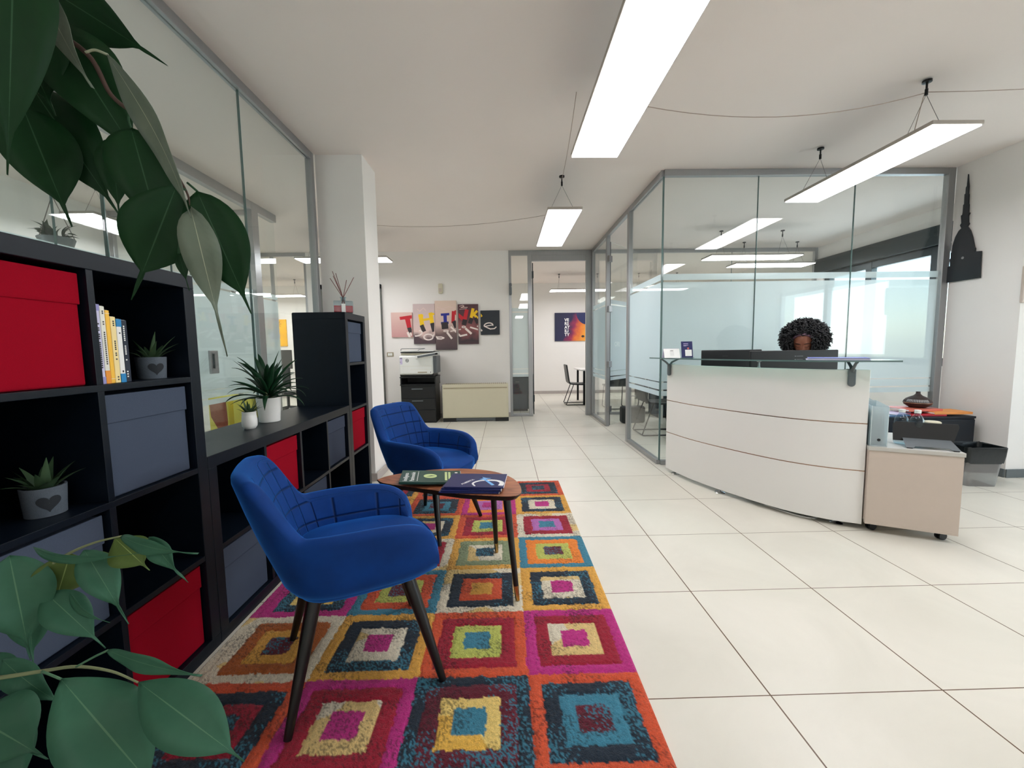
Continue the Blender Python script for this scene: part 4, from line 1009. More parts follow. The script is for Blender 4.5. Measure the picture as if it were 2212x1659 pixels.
# ================================================================== DRAWER PEDESTAL and what stands on it
cu = Vector((.885, -.465, 0)).normalized(); ca = math.atan2(cu.y, cu.x)
r = empty('drawer_pedestal', (2.275, 2.455, 0), ca); CW, CD_, C0, C1 = .43, .56, .07, .555
MB().box(0, 0, C0, CW, CD_, C1-.024).build('body', 'beige_lam', r, bevel=.002)
MB().box(-.004, -.006, C1-.024, CW+.004, CD_+.004, C1).build('top_panel', 'beige_top', r, bevel=.002)
MB().box(0, -.001, C0-.014, CW, .03, C0+.004).build('bottom_edge', 'beige_lam', r, bevel=.002)
for (x, y) in ((.05, .07), (CW-.05, .07), (.05, CD_-.07), (CW-.05, CD_-.07)):
    b = MB(); T = TR((x, y, .024), rz=.5)
    for yy in (-.016, .004): b.loft([[T @ Vector((.024*math.cos(q), yy+k, .024*math.sin(q))) for q in [2*PI*i/18 for i in range(18)]] for k in (0, .012)])
    b.box(-.02, -.012, .02, .02, .012, .034, T=T); b.build('caster', 'plastic_black', r, smooth=50)
for k in range(3): MB().box(.01, CD_-.0, C0+.02+k*.15, CW-.01, CD_+.016, C0+.155+k*.15).build('drawer', 'beige_lam', r, bevel=.002)
tag(r, 'taupe drawer pedestal on black casters standing against the right end of the desk', 'cabinet')
PT = TR((2.275, 2.455, 0), rz=ca)
def on_ped(x, y, z=C1+.0008): return PT @ Vector((x, y, z))
def make_file():
    r = empty('magazine_file'); w, d, h = .042, .22, .27
    b = MB(); side = [(0, 0), (d, 0), (d, h*.98), (0, h*.93)]
    def sd(x): b.loft([[(x, y, z) for y, z in side], [(x+.0015, y, z) for y, z in side]])
    sd(-w); sd(w-.0015); b.box(-w, 0, 0, w, d, .0015); b.box(-w, 0, 0, w, .0015, h*.93); b.box(-w, d-.0015, 0, w, d, h*.98)
    b.build('case', 'file_film', r)
    b = MB()
    for x in (-w, w-.003): b.box(x, -.001, 0, x+.003, .002, h*.93)
    b.box(-w, -.001, 0, w, .002, .004); b.build('moulded_edges', 'film_white', r)
    b = MB()
    for k in range(6): b.box(-w+.008+k*.012, .01, .004, -.0+-w+.011+k*.012, d-.012, h*(.80+.05*math.sin(k*2)))
    b.build('sheets', ['paper'], r)
    b = MB(); b.loft([[(.009*math.cos(q), -.0016+k, .04+.009*math.sin(q)) for q in [2*PI*i/16 for i in range(16)]] for k in (0, .001)]); b.build('finger_hole', 'plastic_black', r)
    return r
f = make_file(); f.location = on_ped(.048, .02); f.rotation_euler = (0, 0, ca+.02); tag(f, 'clear plastic magazine file full of papers, left one on the taupe pedestal', 'file', 'clear magazine files')
f2 = copy_tree(f); f2.location = on_ped(.048, .25); f2.rotation_euler = (0, 0, ca-.02); tag(f2, 'clear plastic magazine file standing behind the front one on the taupe pedestal', 'file', 'clear magazine files')
# laptop stand with laptop
r = empty('laptop_stand', on_ped(.30, .02), ca-.03)
sheet = [(-.12, 0), (-.085, 0), (-.075, .018), (.075, .018), (.085, 0), (.12, 0), (.105, .105), (-.115, .105)]
b = MB(); T = TR((0, 0, .004), rx=.42); b.prism(sheet, 0, .003, T=T); b.build('base_plate', 'plastic_grey', r, bevel=.001)
q = T @ Vector((0, .105, 0))
b = MB(); T2 = TR((0, q.y, q.z), rx=-.85+PI); T2 = TR((0, q.y, q.z-.006), rx=1.95); b.prism([(-.16, -.03), (.115, -.03), (.145, .07), (.14, .088), (-.145, .088), (-.16, .07)], -.0015, .0015, T=TR((0, q.y+.0, q.z+.012), rx=1.35)); b.build('rest_plate', 'plastic_black', r, bevel=.001)
b = MB()
for x in (-.102, .102): b.box(x-.012, .0, 0, x+.012, .012, .006)
b.build('rubber_pad', 'plastic_black', r)
tag(r, 'folding dark metal laptop stand on the taupe pedestal', 'stand')
def make_bottle():
    r = empty('water_bottle')
    MB().lathe([(0, 0), (.028, 0), (.031, .006), (.031, .03), (.0295, .035), (.031, .04), (.031, .10), (.0325, .12), (.030, .145), (.018, .168), (.0125, .175), (.0125, .188), (0, .188)], seg=28).build('bottle', 'water_glass', r, smooth=40)
    MB().lathe([(0, .182), (.0150, .182), (.0150, .20), (0, .20)], seg=24).build('cap', 'plastic_white', r, smooth=40, bevel=.001)
    MB().lathe([(.0315, .045), (.0317, .046), (.0317, .095), (.0315, .096)], seg=28).build('label_band', 'lavender', r, smooth=60)
    return r
bo = make_bottle(); bo.scale = (1.1, 1.1, 1.1); q_ = atZ(1949, 884, C1+.22); bo.location = (q_.x, q_.y, C1+.0008); tag(bo, 'small clear water bottle with white cap, left of the pair behind the laptop stand', 'bottle', 'water bottles on the pedestal')
o = copy_tree(bo); q_ = atZ(1983, 886, C1+.22); o.location = (q_.x, q_.y, C1+.0008); tag(o, 'small clear water bottle with white cap, right of the pair behind the laptop stand', 'bottle', 'water bottles on the pedestal')
q_ = atZ(2014, 910, C1+.139); r = empty('round_tin', (q_.x, q_.y, C1+.0008)); MB().lathe([(0, 0), (.040, 0), (.040, .118), (0, .118)], seg=32).build('body', 'heater_d', r, smooth=40); MB().lathe([(0, .118), (.042, .118), (.042, .135), (.036, .139), (0, .139)], seg=32).build('lid', 'heater', r, smooth=40)
tag(r, 'round beige tin with a lid beside the water bottles', 'tin')
# ================================================================== LOW BLACK CUPBOARD by the wall
r = empty('low_cupboard', (3.44, 3.60, 0))
MB().box(0, 0, .0, .86, .38, .50).build('body', 'shelf', r, bevel=.002); MB().box(-.006, -.008, .50, .866, .385, .52).build('top_panel', 'shelf', r, bevel=.002)
for k in range(2): MB().box(.008+k*.425, -.014, .04, .425+k*.425, 0, .49).build('door', 'shelf', r, bevel=.002)
tag(r, 'low black cupboard against the wall behind the desk, with folders and a diffuser on top', 'cabinet')
def flat(name, x, y, z, a, w, d, h, m, label, cat='folder', grp=None, pages=True):
    r = empty(name, (x, y, z), a); MB().box(-w/2, -d/2, 0, w/2, d/2, h).build('cover', m, r, bevel=.0015)
    if pages: MB().box(-w/2-.0006, -d/2+.002, h*.2, w/2-.004, d/2-.002, h*.8).build('pages', 'paper', r)
    tag(r, label, cat, grp); return r
zc = .5208
flat('folder', 3.62, 3.72, zc, .2, .24, .17, .012, 'blue_fold', 'dark blue folder at the left end of the black cupboard', grp='folders on the black cupboard')
flat('folder', 3.70, 3.76, zc+.0125, .35, .24, .15, .008, 'lavender', 'pale lavender folder lying on the dark blue one', grp='folders on the black cupboard')
flat('folder', 3.93, 3.76, zc, -.12, .30, .24, .014, 'red_fold', 'bright red folder under the diffuser on the black cupboard', grp='folders on the black cupboard')
flat('folder', 4.13, 3.72, zc+.0145, -.05, .34, .2, .022, 'orange_fold', 'orange folder at the right end of the black cupboard', grp='folders on the black cupboard')
flat('folder', 3.92, 3.80, zc+.0370, .05, .34, .24, .02, 'peach_fold', 'salmon coloured folder directly under the onion-shaped diffuser', grp='folders on the black cupboard')
DZ = zc+.0575
r = empty('aroma_diffuser', (3.965, 3.80, DZ))
MB().lathe([(0, 0), (.055, 0), (.075, .012), (.098, .030), (.104, .046)], seg=44).build('base', 'diff_brown', r, smooth=60)
MB().lathe([(.1045, .0455), (.1055, .047), (.1055, .049), (.1045, .0505)], seg=44).build('metal_ring', 'desk_line', r, smooth=60)
MB().lathe([(.104, .050), (.100, .066), (.084, .086), (.058, .102), (.034, .114), (.020, .128), (.016, .140), (.018, .150), (.014, .153), (0, .153)], seg=44).build('lid', 'diff_brown', r, smooth=60)
b = MB()
for k in range(15):
    a = -PI*.755+(k-7)*.115; 
    vs = []
    for (z, rr) in ((.0585, .1035), (.070, .099), (.082, .0895)):
        for s in (-1, 1): vs.append(((rr)*math.cos(a+s*.030), (rr)*math.sin(a+s*.030), z))
    b.add(vs, [(0, 1, 3, 2), (2, 3, 5, 4)])
b.build('slats', 'film_white', r)
tag(r, 'onion-shaped dark brown aroma diffuser with pale slats on the black cupboard', 'diffuser')
# ================================================================== BIN
r = empty('waste_bin', (3.955, 3.30, 0), -.12); r.scale = (.88, .88, 1)
def rrect(w, d, rr, z, n=6, dx=0):
    P = []
    for cx, cy, a0 in ((w-rr, d-rr, 0), (-w+rr, d-rr, PI/2), (-w+rr, -d+rr, PI), (w-rr, -d+rr, 1.5*PI)):
        for k in range(n+1): a = a0+PI/2*k/n; P.append((cx+rr*math.cos(a)+dx, cy+rr*math.sin(a), z))
    return P
b = MB(); b.loft([rrect(.13, .10, .03, .0), rrect(.132, .102, .03, .012), rrect(.165, .125, .035, .30)], caps=False); b.f.append(tuple(range(28))); b.m.append(0); b.build('bin', 'bin_plastic', r, smooth=50)
b = MB(); rings = []; rnd = random.Random(2)
prof = [(.163, .123, .20, .0), (.168, .128, .205, .0), (.174, .134, .26, .004), (.178, .138, .325, .004), (.176, .136, .335, .004), (.168, .128, .33, .003), (.158, .118, .26, .006), (.140, .10, .12, .006)]
for w, d, z, am in prof:
    P = rrect(w, d, .035, z); rings.append([(x*(1+am*rnd.uniform(-3, 3)), y*(1+am*rnd.uniform(-3, 3)), zz+rnd.uniform(-.006, .006)) for x, y, zz in P])
b.loft(rings, caps=False); b.f.append(tuple(7*28+k for k in range(28))); b.m.append(0); b.build('bin_liner', 'bag_film', r, smooth=40, recalc=False)
tag(r, 'translucent waste bin with a black bin liner beside the low black cupboard', 'bin')
# ================================================================== WALL SILHOUETTE (domed spire) on the right wall, seen edge to the wall x = 4.40
r = empty('wall_silhouette', (4.392, 3.83, 1.78), 0)
L_ = [(-.155, 0), (-.155, .225), (-.070, .225), (-.066, .262), (-.050, .38), (-.030, .44), (.0, .492)]
def yz(px, py): p_ = atX(px, py, 4.392); return p_.y-3.83, p_.z-1.78
out = []
src = [(2040, 612), (2041, 580), (2054, 575), (2054, 560), (2056, 558), (2056, 547), (2058, 545), (2060, 530), (2066, 512), (2073, 499), (2079, 493), (2076, 487), (2079, 482), (2078, 466), (2081, 464), (2082, 458), (2083, 443), (2085, 441), (2086, 420), (2088, 418), (2089, 405), (2091, 402), (2093.5, 376), (2095, 402), (2094, 418), (2095, 420), (2094, 440), (2095, 442), (2094.5, 458), (2097, 460), (2094, 466), (2094, 480), (2096, 483), (2092, 489), (2098, 497), (2103, 512), (2107, 533), (2109, 536), (2108, 543), (2122, 542), (2119, 600)]
poly = [yz(*q) for q in src]
b = MB(); b.loft([[(0, y, z) for y, z in poly], [(-.012, y, z) for y, z in poly]]); b.build('cutout', 'silh', r)
b = MB(); y, z = yz(2082, 557); b.loft([[(-.0122-k, y+.012*math.cos(a), z+.012*math.sin(a)) for a in [2*PI*i/16 for i in range(16)]] for k in (0, .0008)]); b.build('round_window', 'steel', r)
for ym, zm in ((yz(2060, 590)), (yz(2105, 575))): MB().box(-.0, ym-.01, zm-.01, .008, ym+.01, zm+.01).build('spacer', 'silh', r)
tag(r, 'black cut-out silhouette of a domed building with a tall spire on the right wall', 'wall art')
# small framed sheet at the right edge, on the wall facing the viewer
p = atY(2205, 640, 3.42)
r = empty('wall_frame', (4.40+.42, 3.415, 0)); q0, q1 = atY(2204, 654, 3.41), atY(2204, 575, 3.41)
r.location = (q0.x, 3.412, 0)
MB().box(0, -.014, q0.z, .30, .006, q1.z).build('frame', 'beige_lam', r, bevel=.003); MB().box(.012, -.0155, q0.z+.012, .288, -.0138, q1.z-.012).build('sheet', 'paper', r)
tag(r, 'small pale frame on the wall at the right edge of the view', 'picture frame')
# toe of a white shoe at the right edge
r = empty('shoe', (4.86, 3.28, 0), -.5)
b = MB(); rings = []
for x, w, z1 in ((-.125, .008, .018), (-.11, .024, .035), (-.07, .040, .052), (-.02, .042, .068), (.05, .036, .085), (.11, .036, .090), (.135, .026, .080)):
    rings.append([(x, w*math.cos(a), max(.012, z1*.5+.006+(z1*.5)*math.sin(a))) for a in [2*PI*k/18 for k in range(18)]])
b.loft(rings); b.build('upper', 'shoe', r, smooth=60)
MB().prism([(.137*math.cos(a) if math.cos(a) > 0 else .128*math.cos(a), (.040)*math.sin(a)) for a in [2*PI*k/24 for k in range(24)]], 0, .014).build('sole', 'plastic_grey', r, smooth=40)
tag(r, 'toe of a white shoe on the floor at the right edge of the view', 'shoe')
# ================================================================== BACK WALL: printer, cabinet, heater, pictures
# printer cabinet with drawers
r = empty('printer_cabinet', (-1.70, 6.66, 0))
MB().box(0, 0, .0, .565, .45, .02).build('plinth', 'plastic_black', r); MB().box(0, .0, .02, .565, .45, .62).build('body', 'plastic_black', r, bevel=.004)
for z0, z1 in ((.03, .215), (.22, .405), (.41, .60)):
    d_ = MB().box(.006, -.018, z0, .559, 0, z1).build('drawer', 'tile_dark' if False else 'plastic_black', r, bevel=.003)
    if z0 > .1: MB().box(.18, -.028, z1-.045, .36, -.018, z1-.028).build('handle', 'plastic_grey', d_, bevel=.002)
MB().box(-.01, -.01, .62, .575, .46, .64).build('shelf_top', 'plastic_black', r, bevel=.002)
b = MB(); b.box(-.005, .0, .64, .015, .45, .76); b.box(.555, .0, .64, .575, .45, .76); b.box(0, .43, .64, .565, .45, .76); b.box(-.01, -.01, .745, .58, .46, .765); b.build('top_frame', 'plastic_black', r, bevel=.002)
tag(r, 'black drawer cabinet with grey handles under the printer', 'cabinet')
r = empty('printer', (-1.705, 6.66, .766))
MB().box(0, .0, .0, .55, .42, .06).build('base', 'plastic_black', r, bevel=.01)
MB().box(.0, -.045, .035, .545, .40, .345).build('front_body', 'plastic_white', r, bevel=.03, seg=4, smooth=50)
MB().box(.535, .0, .05, .60, .40, .34).build('side_panel', 'plastic_grey', r, bevel=.01)
MB().box(.02, .03, .35, .55, .40, .385).build('scanner_bed', 'heater', r, bevel=.005)
MB().box(.02, .0, .388, .58, .40, .405).build('scanner_gasket', 'plastic_black', r, bevel=.003)
b = MB(); b.box(.02, .0, .406, .56, .40, .425); b.build('scanner_lid', 'plastic_white', r, bevel=.008)
b = MB(); b.tube([(.03, .0, .425), (.03, .0, .448), (.05, .0, .458), (.42, .0, .458), (.30, .02, .43)], .005, 8); b.build('feeder_tray', 'plastic_grey', r, smooth=60)
T = TR((.44, -.05, .345), ry=-.16)
MB().box(-.17, -.05, -.03, .21, .10, .025, T=T).build('control_panel', 'plastic_white', r, bevel=.012, seg=3); MB().box(-.13, -.052, -.022, .16, -.049, .012, T=T).build('panel_screen', 'plastic_grey', r)
MB().box(.16, -.056, -.02, .20, -.05, .012, T=T).build('panel_button', 'plastic_black', r)
b = MB(); b.tube([(.024*math.cos(a), .024*math.sin(a), .0) for a in [2*PI*k/28 for k in range(29)]], .003, 6)
lg = MB(); TT = TR((.135, -.0455, .265), rx=PI/2)
lg.v = [tuple(TT @ Vector(p)) for p in b.v]; lg.f = b.f; lg.m = b.m; lg.text('hp', .034, TR((.116, -.0455, .256), rx=PI/2) @ Matrix.Shear('XZ', 4, (0, 0)) if False else TR((.118, -.0457, .257), rx=PI/2), .0006); lg.build('round_logo', 'ink', r)
MB().box(.018, -.0462, .205, .058, -.045, .315).build('sticker', 'lavender', r)
b = MB(); b.box(.018, -.047, .296, .058, -.0462, .305); b.box(.020, -.047, .236, .030, -.0462, .246); b.build('sticker_print', 'ink', r)
MB().box(.30, -.048, .065, .45, -.044, .080).build('tray_grip', 'heater_d', r, bevel=.002); MB().box(.505, -.0475, .062, .513, -.045, .082).build('power_mark', 'ink', r)
b = MB(); b.box(.02, -.0458, .172, .53, -.045, .1745); b.box(.18, -.0458, .118, .52, -.045, .120); b.build('panel_gap', 'heater', r)
tag(r, 'white and dark grey multifunction printer with tilted control panel on the black drawer cabinet', 'printer')
# fan-coil heater
r = empty('fan_coil_heater', (-1.03, 6.69, 0))
MB().box(0, 0, .065, 1.09, .22, .625).build('casing', 'heater', r, bevel=.006, seg=3)
MB().box(.02, -.006, .08, 1.07, 0, .545).build('front_panel', 'heater', r, bevel=.004)
MB().box(.02, -.004, .555, 1.07, .0, .572).build('air_slot', 'heater_d', r)
b = MB(); 
for i in range(30): b.box(.05+i*.034, .03, .625, .05+i*.034+.018, .19, .629)
b.build('top_grille', 'heater_d', r)
MB().box(-.012, .02, .065, 0, .2, .6).build('side_panel', 'plastic_grey', r); 
for x in (0, .87): MB().box(x, .01, 0, x+.22, .2, .066).build('foot', 'plastic_black', r)
MB().box(.22, .03, .01, .87, .19, .060).build('kick_plate', 'plastic_grey', r)
tag(r, 'cream fan-coil heater cabinet on black feet against the back wall', 'heater')
def outlet(x, z, label, plug=False):
    r = empty('wall_socket', (x, 7.15, z)); MB().box(-.058, -.009, -.037, .058, 0, .037).build('plate', 'heater_d', r, bevel=.003)
    b = MB()
    for k in range(3): b.box(-.038+k*.026, -.011, -.022, -.015+k*.026, -.009, .022)
    b.build('module', 'plastic_white', r, bevel=.001)
    if plug:
        for q in (-.02, .012): MB().lathe([(0, 0), (.012, 0), (.012, .02), (0, .02)], seg=14).build('plug', 'plastic_black', r).matrix_local = TR((q, -.009, 0), rx=PI/2)
    tag(r, label, 'socket'); return r
outlet(-1.985, 1.13, 'grey switch plate on the back wall left of the printer')
outlet(-1.93, .25, 'double socket with black plugs low on the back wall', True)
cord(catmull([(-1.91, 7.11, .25), (-1.86, 7.08, .20), (-1.80, 7.06, .12), (-1.74, 7.10, .03)], 6), 'black power cord hanging from the low wall socket', .004, 'plastic_black')
r = empty('motion_detector', (-1.075, 7.15, 2.16)); MB().box(-.038, -.045, 0, .038, 0, .17).build('housing', 'peach_w' if 'peach_w' in M else 'heater', r, bevel=.018, seg=4, smooth=60); MB().box(-.025, -.049, .03, .025, -.043, .09).build('lens', 'beige_lam', r, bevel=.004)
tag(r, 'small beige motion detector high on the wall above the five canvases', 'detector')
r = empty('door_sensor', (.105, 7.1055, 2.12)); MB().box(0, -.05, 0, .045, .04, .20).build('housing', 'plastic_grey', r, bevel=.018, seg=4, smooth=60); MB().lathe([(0, 0), (.012, 0), (0, .008)], (.04, -.045, .13), 12).build('indicator', 'plastic_white', r)
tag(r, 'grey oval sensor fixed at the top left of the rear glass door frame', 'sensor')
# five canvases, one picture cut into strips
def W2(px, py): p_ = atY(px, py, 7.12); return p_.x, p_.z
def zoom(x, y): return 800+x*.144665, 600+y*.144665
M['cv1'] = mat_ramp('canvas_rose', [(0, (196, 140, 140)), (1, (222, 190, 180))], 2, 1.35, 1.85)
M['cv2'] = mat_ramp('canvas_grey_rose', [(0, (70, 58, 66)), (.35, (84, 66, 72)), (.52, (226, 196, 188)), (1, (206, 186, 184))], 2, 1.28, 1.97, noise=.25)
M['cv3'] = mat_ramp('canvas_beige_dark', [(0, (62, 56, 64)), (.42, (110, 88, 88)), (.6, (214, 184, 174)), (1, (222, 198, 182))], 2, 1.18, 2.03, noise=.12)
M['cv4'] = mat_ramp('canvas_wine', [(0, (104, 68, 72)), (.35, (64, 54, 60)), (.62, (150, 90, 90)), (1, (84, 52, 60))], 2, 1.28, 1.97, noise=.3)
M['cv5'] = mat('canvas_slate', (40, 46, 54), .6, var=.2)
M['T_red'] = mat('letter_red', (196, 34, 48), .4); M['T_yel'] = mat('letter_yellow', (246, 200, 30), .4); M['T_blue'] = mat('letter_blue', (38, 44, 140), .4); M['chalk'] = mat('chalk_white', (240, 226, 220), .7); M['T_dark'] = mat('letter_shadow_print', (50, 42, 46), .6); M['chalk_faint'] = mat('chalk_faint', (226, 200, 192), .7)
cvs = [((320, 515, 620, 890), 'cv1', 'leftmost small rose canvas with part of a red letter T'), ((652, 388, 955, 990), 'cv2', 'second canvas from the left with a yellow letter H'),
 ((980, 340, 1280, 1078), 'cv3', 'tallest middle canvas with a blue letter I'), ((1320, 392, 1608, 992), 'cv4', 'fourth canvas from the left with red N and yellow K parts'), ((1650, 485, 1928, 852), 'cv5', 'rightmost small black canvas with a chalk letter e')]
def clip(poly, x0, z0, x1, z1):
    def cl(P, f, ip):
        o = []
        for i in range(len(P)):
            a, c = P[i-1], P[i]; fa, fc = f(a), f(c)
            if fc >= 0:
                if fa < 0: o.append(ip(a, c, fa, fc))
                o.append(c)
            elif fa >= 0: o.append(ip(a, c, fa, fc))
        return o
    ip = lambda a, c, fa, fc: (a[0]+(c[0]-a[0])*fa/(fa-fc), a[1]+(c[1]-a[1])*fa/(fa-fc))
    for f in (lambda p: p[0]-x0, lambda p: x1-p[0], lambda p: p[1]-z0, lambda p: z1-p[1]):
        poly = cl(poly, f, ip)
        if len(poly) < 3: return []
    return poly
def strokes(pl, w, h=None):
    out = []
    for (a, c) in zip(pl, pl[1:]):
        d = Vector((c[0]-a[0], c[1]-a[1])); 
        if d.length < 1e-6: continue
        d.normalize(); n = Vector((-d.y, d.x))*w/2; e = d*w*.25
        out.append([(a[0]+n.x-e.x, a[1]+n.y-e.y), (c[0]+n.x+e.x, c[1]+n.y+e.y), (c[0]-n.x+e.x, c[1]-n.y+e.y), (a[0]-n.x-e.x, a[1]-n.y-e.y)])
    return out
def arc(cx, cy, rx, ry, a0, a1, n=12, rot=0):
    P = []
    for k in range(n+1):
        a = math.radians(a0+(a1-a0)*k/n); x, y = rx*math.cos(a), ry*math.sin(a); P.append((cx+x*math.cos(rot)-y*math.sin(rot), cy+x*math.sin(rot)+y*math.cos(rot)))
    return P
INK = []   # (material, polygons in zoom pixels, layer)
def put(m, polys, layer=0): INK.append((m, polys, layer))
put('T_dark', strokes([(580, 745), (600, 810)], 60)+strokes([(770, 720), (800, 790)], 60)+strokes([(925, 690), (950, 790)], 60)+strokes([(1110, 690), (1115, 740)], 100)+strokes([(1250, 660), (1280, 730)], 60)+strokes([(1410, 640), (1400, 690)], 70)+strokes([(1510, 615), (1490, 670)], 60)+strokes([(1570, 610), (1600, 670)], 50))
put('T_red', [[(435, 585), (600, 560), (645, 565), (650, 605), (600, 612), (445, 630)], [(515, 610), (590, 600), (612, 740), (550, 748)]])
put('T_yel', strokes([(748, 560), (775, 710)], 62)+strokes([(900, 535), (925, 690)], 58)+strokes([(770, 632), (910, 612)], 34)+[[(716, 556), (790, 550), (790, 585), (720, 590)], [(868, 530), (955, 525), (955, 556), (872, 562)]])
put('T_blue', [[(1050, 535), (1178, 525), (1180, 560), (1055, 570)], [(1090, 560), (1140, 556), (1145, 665), (1095, 668)], [(1052, 662), (1168, 652), (1170, 690), (1056, 698)]])
put('T_red', strokes([(1240, 510), (1235, 665)], 50)+strokes([(1260, 510), (1400, 630)], 52)+strokes([(1438, 488), (1408, 636)], 56))
put('T_yel', strokes([(1532, 468), (1502, 615)], 44)+strokes([(1590, 500), (1530, 560)], 36)+strokes([(1540, 545), (1600, 600)], 36)+strokes([(1640, 545), (1660, 575)], 30))
put('chalk', strokes([(560, 820), (585, 880), (600, 960)], 34)+strokes([(600, 822), (612, 860)], 22)+strokes(arc(700, 830, 75, 38, -60, 120, 12, -.2), 20)+strokes(arc(868, 885, 68, 42, 0, 360, 18), 20)
    +strokes([(955, 840), (940, 865), (1000, 885), (1060, 885), (1100, 895), (1060, 915), (1000, 912)], 16)+strokes(arc(1050, 890, 60, 22, 30, 200, 8), 14)+strokes([(1150, 820), (1215, 905)], 30)+strokes(arc(1130, 795, 36, 10, 0, 360, 10), 12)
    +strokes([(1205, 735), (1345, 870), (1440, 850)], 26)+strokes([(1200, 800), (1350, 770)], 16)+strokes([(1425, 760), (1505, 832)], 32)+strokes(arc(1395, 735, 26, 12, 0, 360, 10), 12)+strokes([(1495, 740), (1665, 790), (1600, 720)], 22)
    +strokes(arc(1765, 715, 66, 40, 10, -170, 10, -.15)+[(1705, 725), (1790, 765), (1850, 760), (1880, 735)], 16)+strokes([(1715, 725), (1825, 705)], 13), 1)
put('chalk_faint', strokes([(700, 470), (740, 500), (790, 450), (830, 490)], 8)+strokes([(1000, 440), (1120, 480), (1060, 470), (1170, 430), (1260, 460)], 8)+strokes([(1330, 425), (1380, 410), (1400, 425), (1350, 445), (1450, 440)], 9)+strokes([(1330, 470), (1440, 462)], 6))
for (x0, y0, x1, y1), m, lb in cvs:
    a = W2(*zoom(x0, y1)); c = W2(*zoom(x1, y0)); r = empty('canvas_picture', (0, 7.15, 0))
    MB().box(a[0], -.03, a[1], c[0], -.0, c[1]).build('stretched_canvas', m, r, bevel=.002)
    for mm, polys, lay in INK:
        b = MB(); yy = -.0306-.0004*lay
        for P in polys:
            yy -= .00006; Q = clip(P, x0, y0, x1, y1)
            if len(Q) >= 3: b.add([(W2(*zoom(*q))[0], yy, W2(*zoom(*q))[1]) for q in Q], [tuple(range(len(Q)))])
        if b.v: b.build('printed_'+{'T_dark': 'shade', 'T_red': 'red_letter', 'T_yel': 'yellow_letter', 'T_blue': 'blue_letter', 'chalk': 'chalk_word', 'chalk_faint': 'faint_chalk'}[mm], mm, r)
    tag(r, lb, 'picture', 'five canvases of one picture on the back wall')
# poster in the rear room
q0, q1 = atY(1198.5, 737, 10.68), atY(1276, 675, 10.68)
r = empty('word_poster', (q0.x, 10.70, q0.z)); pw, ph = q1.x-q0.x, q1.z-q0.z
M['poster'] = mat_ramp('poster_cosmic', [(0, (30, 34, 66)), (.40, (40, 38, 78)), (.56, (150, 40, 80)), (.72, (220, 110, 50)), (1, (244, 176, 60))], 0, 0, pw, noise=.28, axis2=2, k2=-.35)
MB().box(0, -.03, 0, pw, 0, ph).build('canvas', 'poster', r, bevel=.002)
b = MB()
for i, s_ in enumerate(('VE', 'RS', 'AT', 'ILI', 'TY')): b.text(s_, .105, TR((pw*.27, -.0308, ph*.70-i*.095), rx=PI/2), .0003, bold=.035)
b.build('lettering', 'paper', r)
b = MB(); P = clip([(pw*.92+.30*math.cos(a), ph*.98+.30*math.sin(a)) for a in [2*PI*k/40 for k in range(40)]], 0, 0, pw, ph); b.add([(x, -.0306, z) for x, z in P], [tuple(range(len(P)))]); b.build('dark_disc', 'navy', r)
b = MB(); b.add([(pw*.78+.04*math.cos(a), -.0307, ph*.16+.03*math.sin(a)) for a in [2*PI*k/20 for k in range(20)]], [tuple(range(20))]); b.build('small_disc', 'diff_brown', r)
tag(r, 'purple and orange poster with VERSATILITY stacked in white, seen through the rear doorway', 'poster')
# chair and table in the rear room
def make_meeting_chair():
    """faces +x, sled base"""
    r = empty('meeting_chair')
    b = MB(); rings = []
    for t in range(0, 15):
        k = t/14
        if k < .45: q = k/.45; x, z, nx, nz = .20-.40*q, .445-.012*math.sin(PI*q), 0, 1
        elif k < .6: q = (k-.45)/.15; a = q*PI/2*.9; x, z, nx, nz = -.20-.05*math.sin(a), .445+.05*(1-math.cos(a)), math.sin(a), math.cos(a)
        else: q = (k-.6)/.4; x, z, nx, nz = -.252-.05*q, .497+.35*q, .99, .13
        w = .205-.02*max(0, (k-.6)/.4); rings.append([(x-nx*.014, -w, z-nz*.014), (x-nx*.014, w, z-nz*.014), (x+nx*.014, w, z+nz*.014), (x+nx*.014, -w, z+nz*.014)])
    b.loft(rings); b.build('seat_shell', 'leather', r, smooth=50, bevel=.008)
    for s in (-1, 1): MB().tube([(.12, s*.19, .43), (.20, s*.20, .02), (.19, s*.20, .008), (-.30, s*.20, .008), (-.31, s*.20, .02), (-.16, s*.19, .43)], .009, 8).build('leg_frame', 'black_metal', r, smooth=60)
    MB().tube([(-.30, -.20, .008), (-.30, .20, .008)], .008, 8).build('cross_bar', 'black_metal', r, smooth=60)
    return r
mc = make_meeting_chair(); mc.location = (1.60, 8.62, 0.001); tag(mc, 'black sled-base chair in the rear room, seen through the doorway under the poster', 'chair', 'black meeting chairs')
def table(name, x, y, w, d, h, m, label, lm='black_metal'):
    r = empty(name, (x, y, 0)); MB().box(-w/2, -d/2, h-.025, w/2, d/2, h).build('tabletop', m, r, bevel=.003)
    for sx in (-1, 1):
        for sy in (-1, 1): MB().box(sx*(w/2-.08)-.02, sy*(d/2-.08)-.02, 0, sx*(w/2-.08)+.02, sy*(d/2-.08)+.02, h-.025).build('leg', lm, r)
    tag(r, label, 'table'); return r
table('meeting_table', 2.35, 8.9, 1.5, .9, .74, 'desk', 'pale meeting table in the rear room, its corner showing at the doorway')
o = copy_tree(mc); o.location = (2.2, 8.05, .001); o.rotation_euler = (0, 0, PI/2); tag(o, 'black sled-base chair on the near side of the rear meeting table', 'chair', 'black meeting chairs')
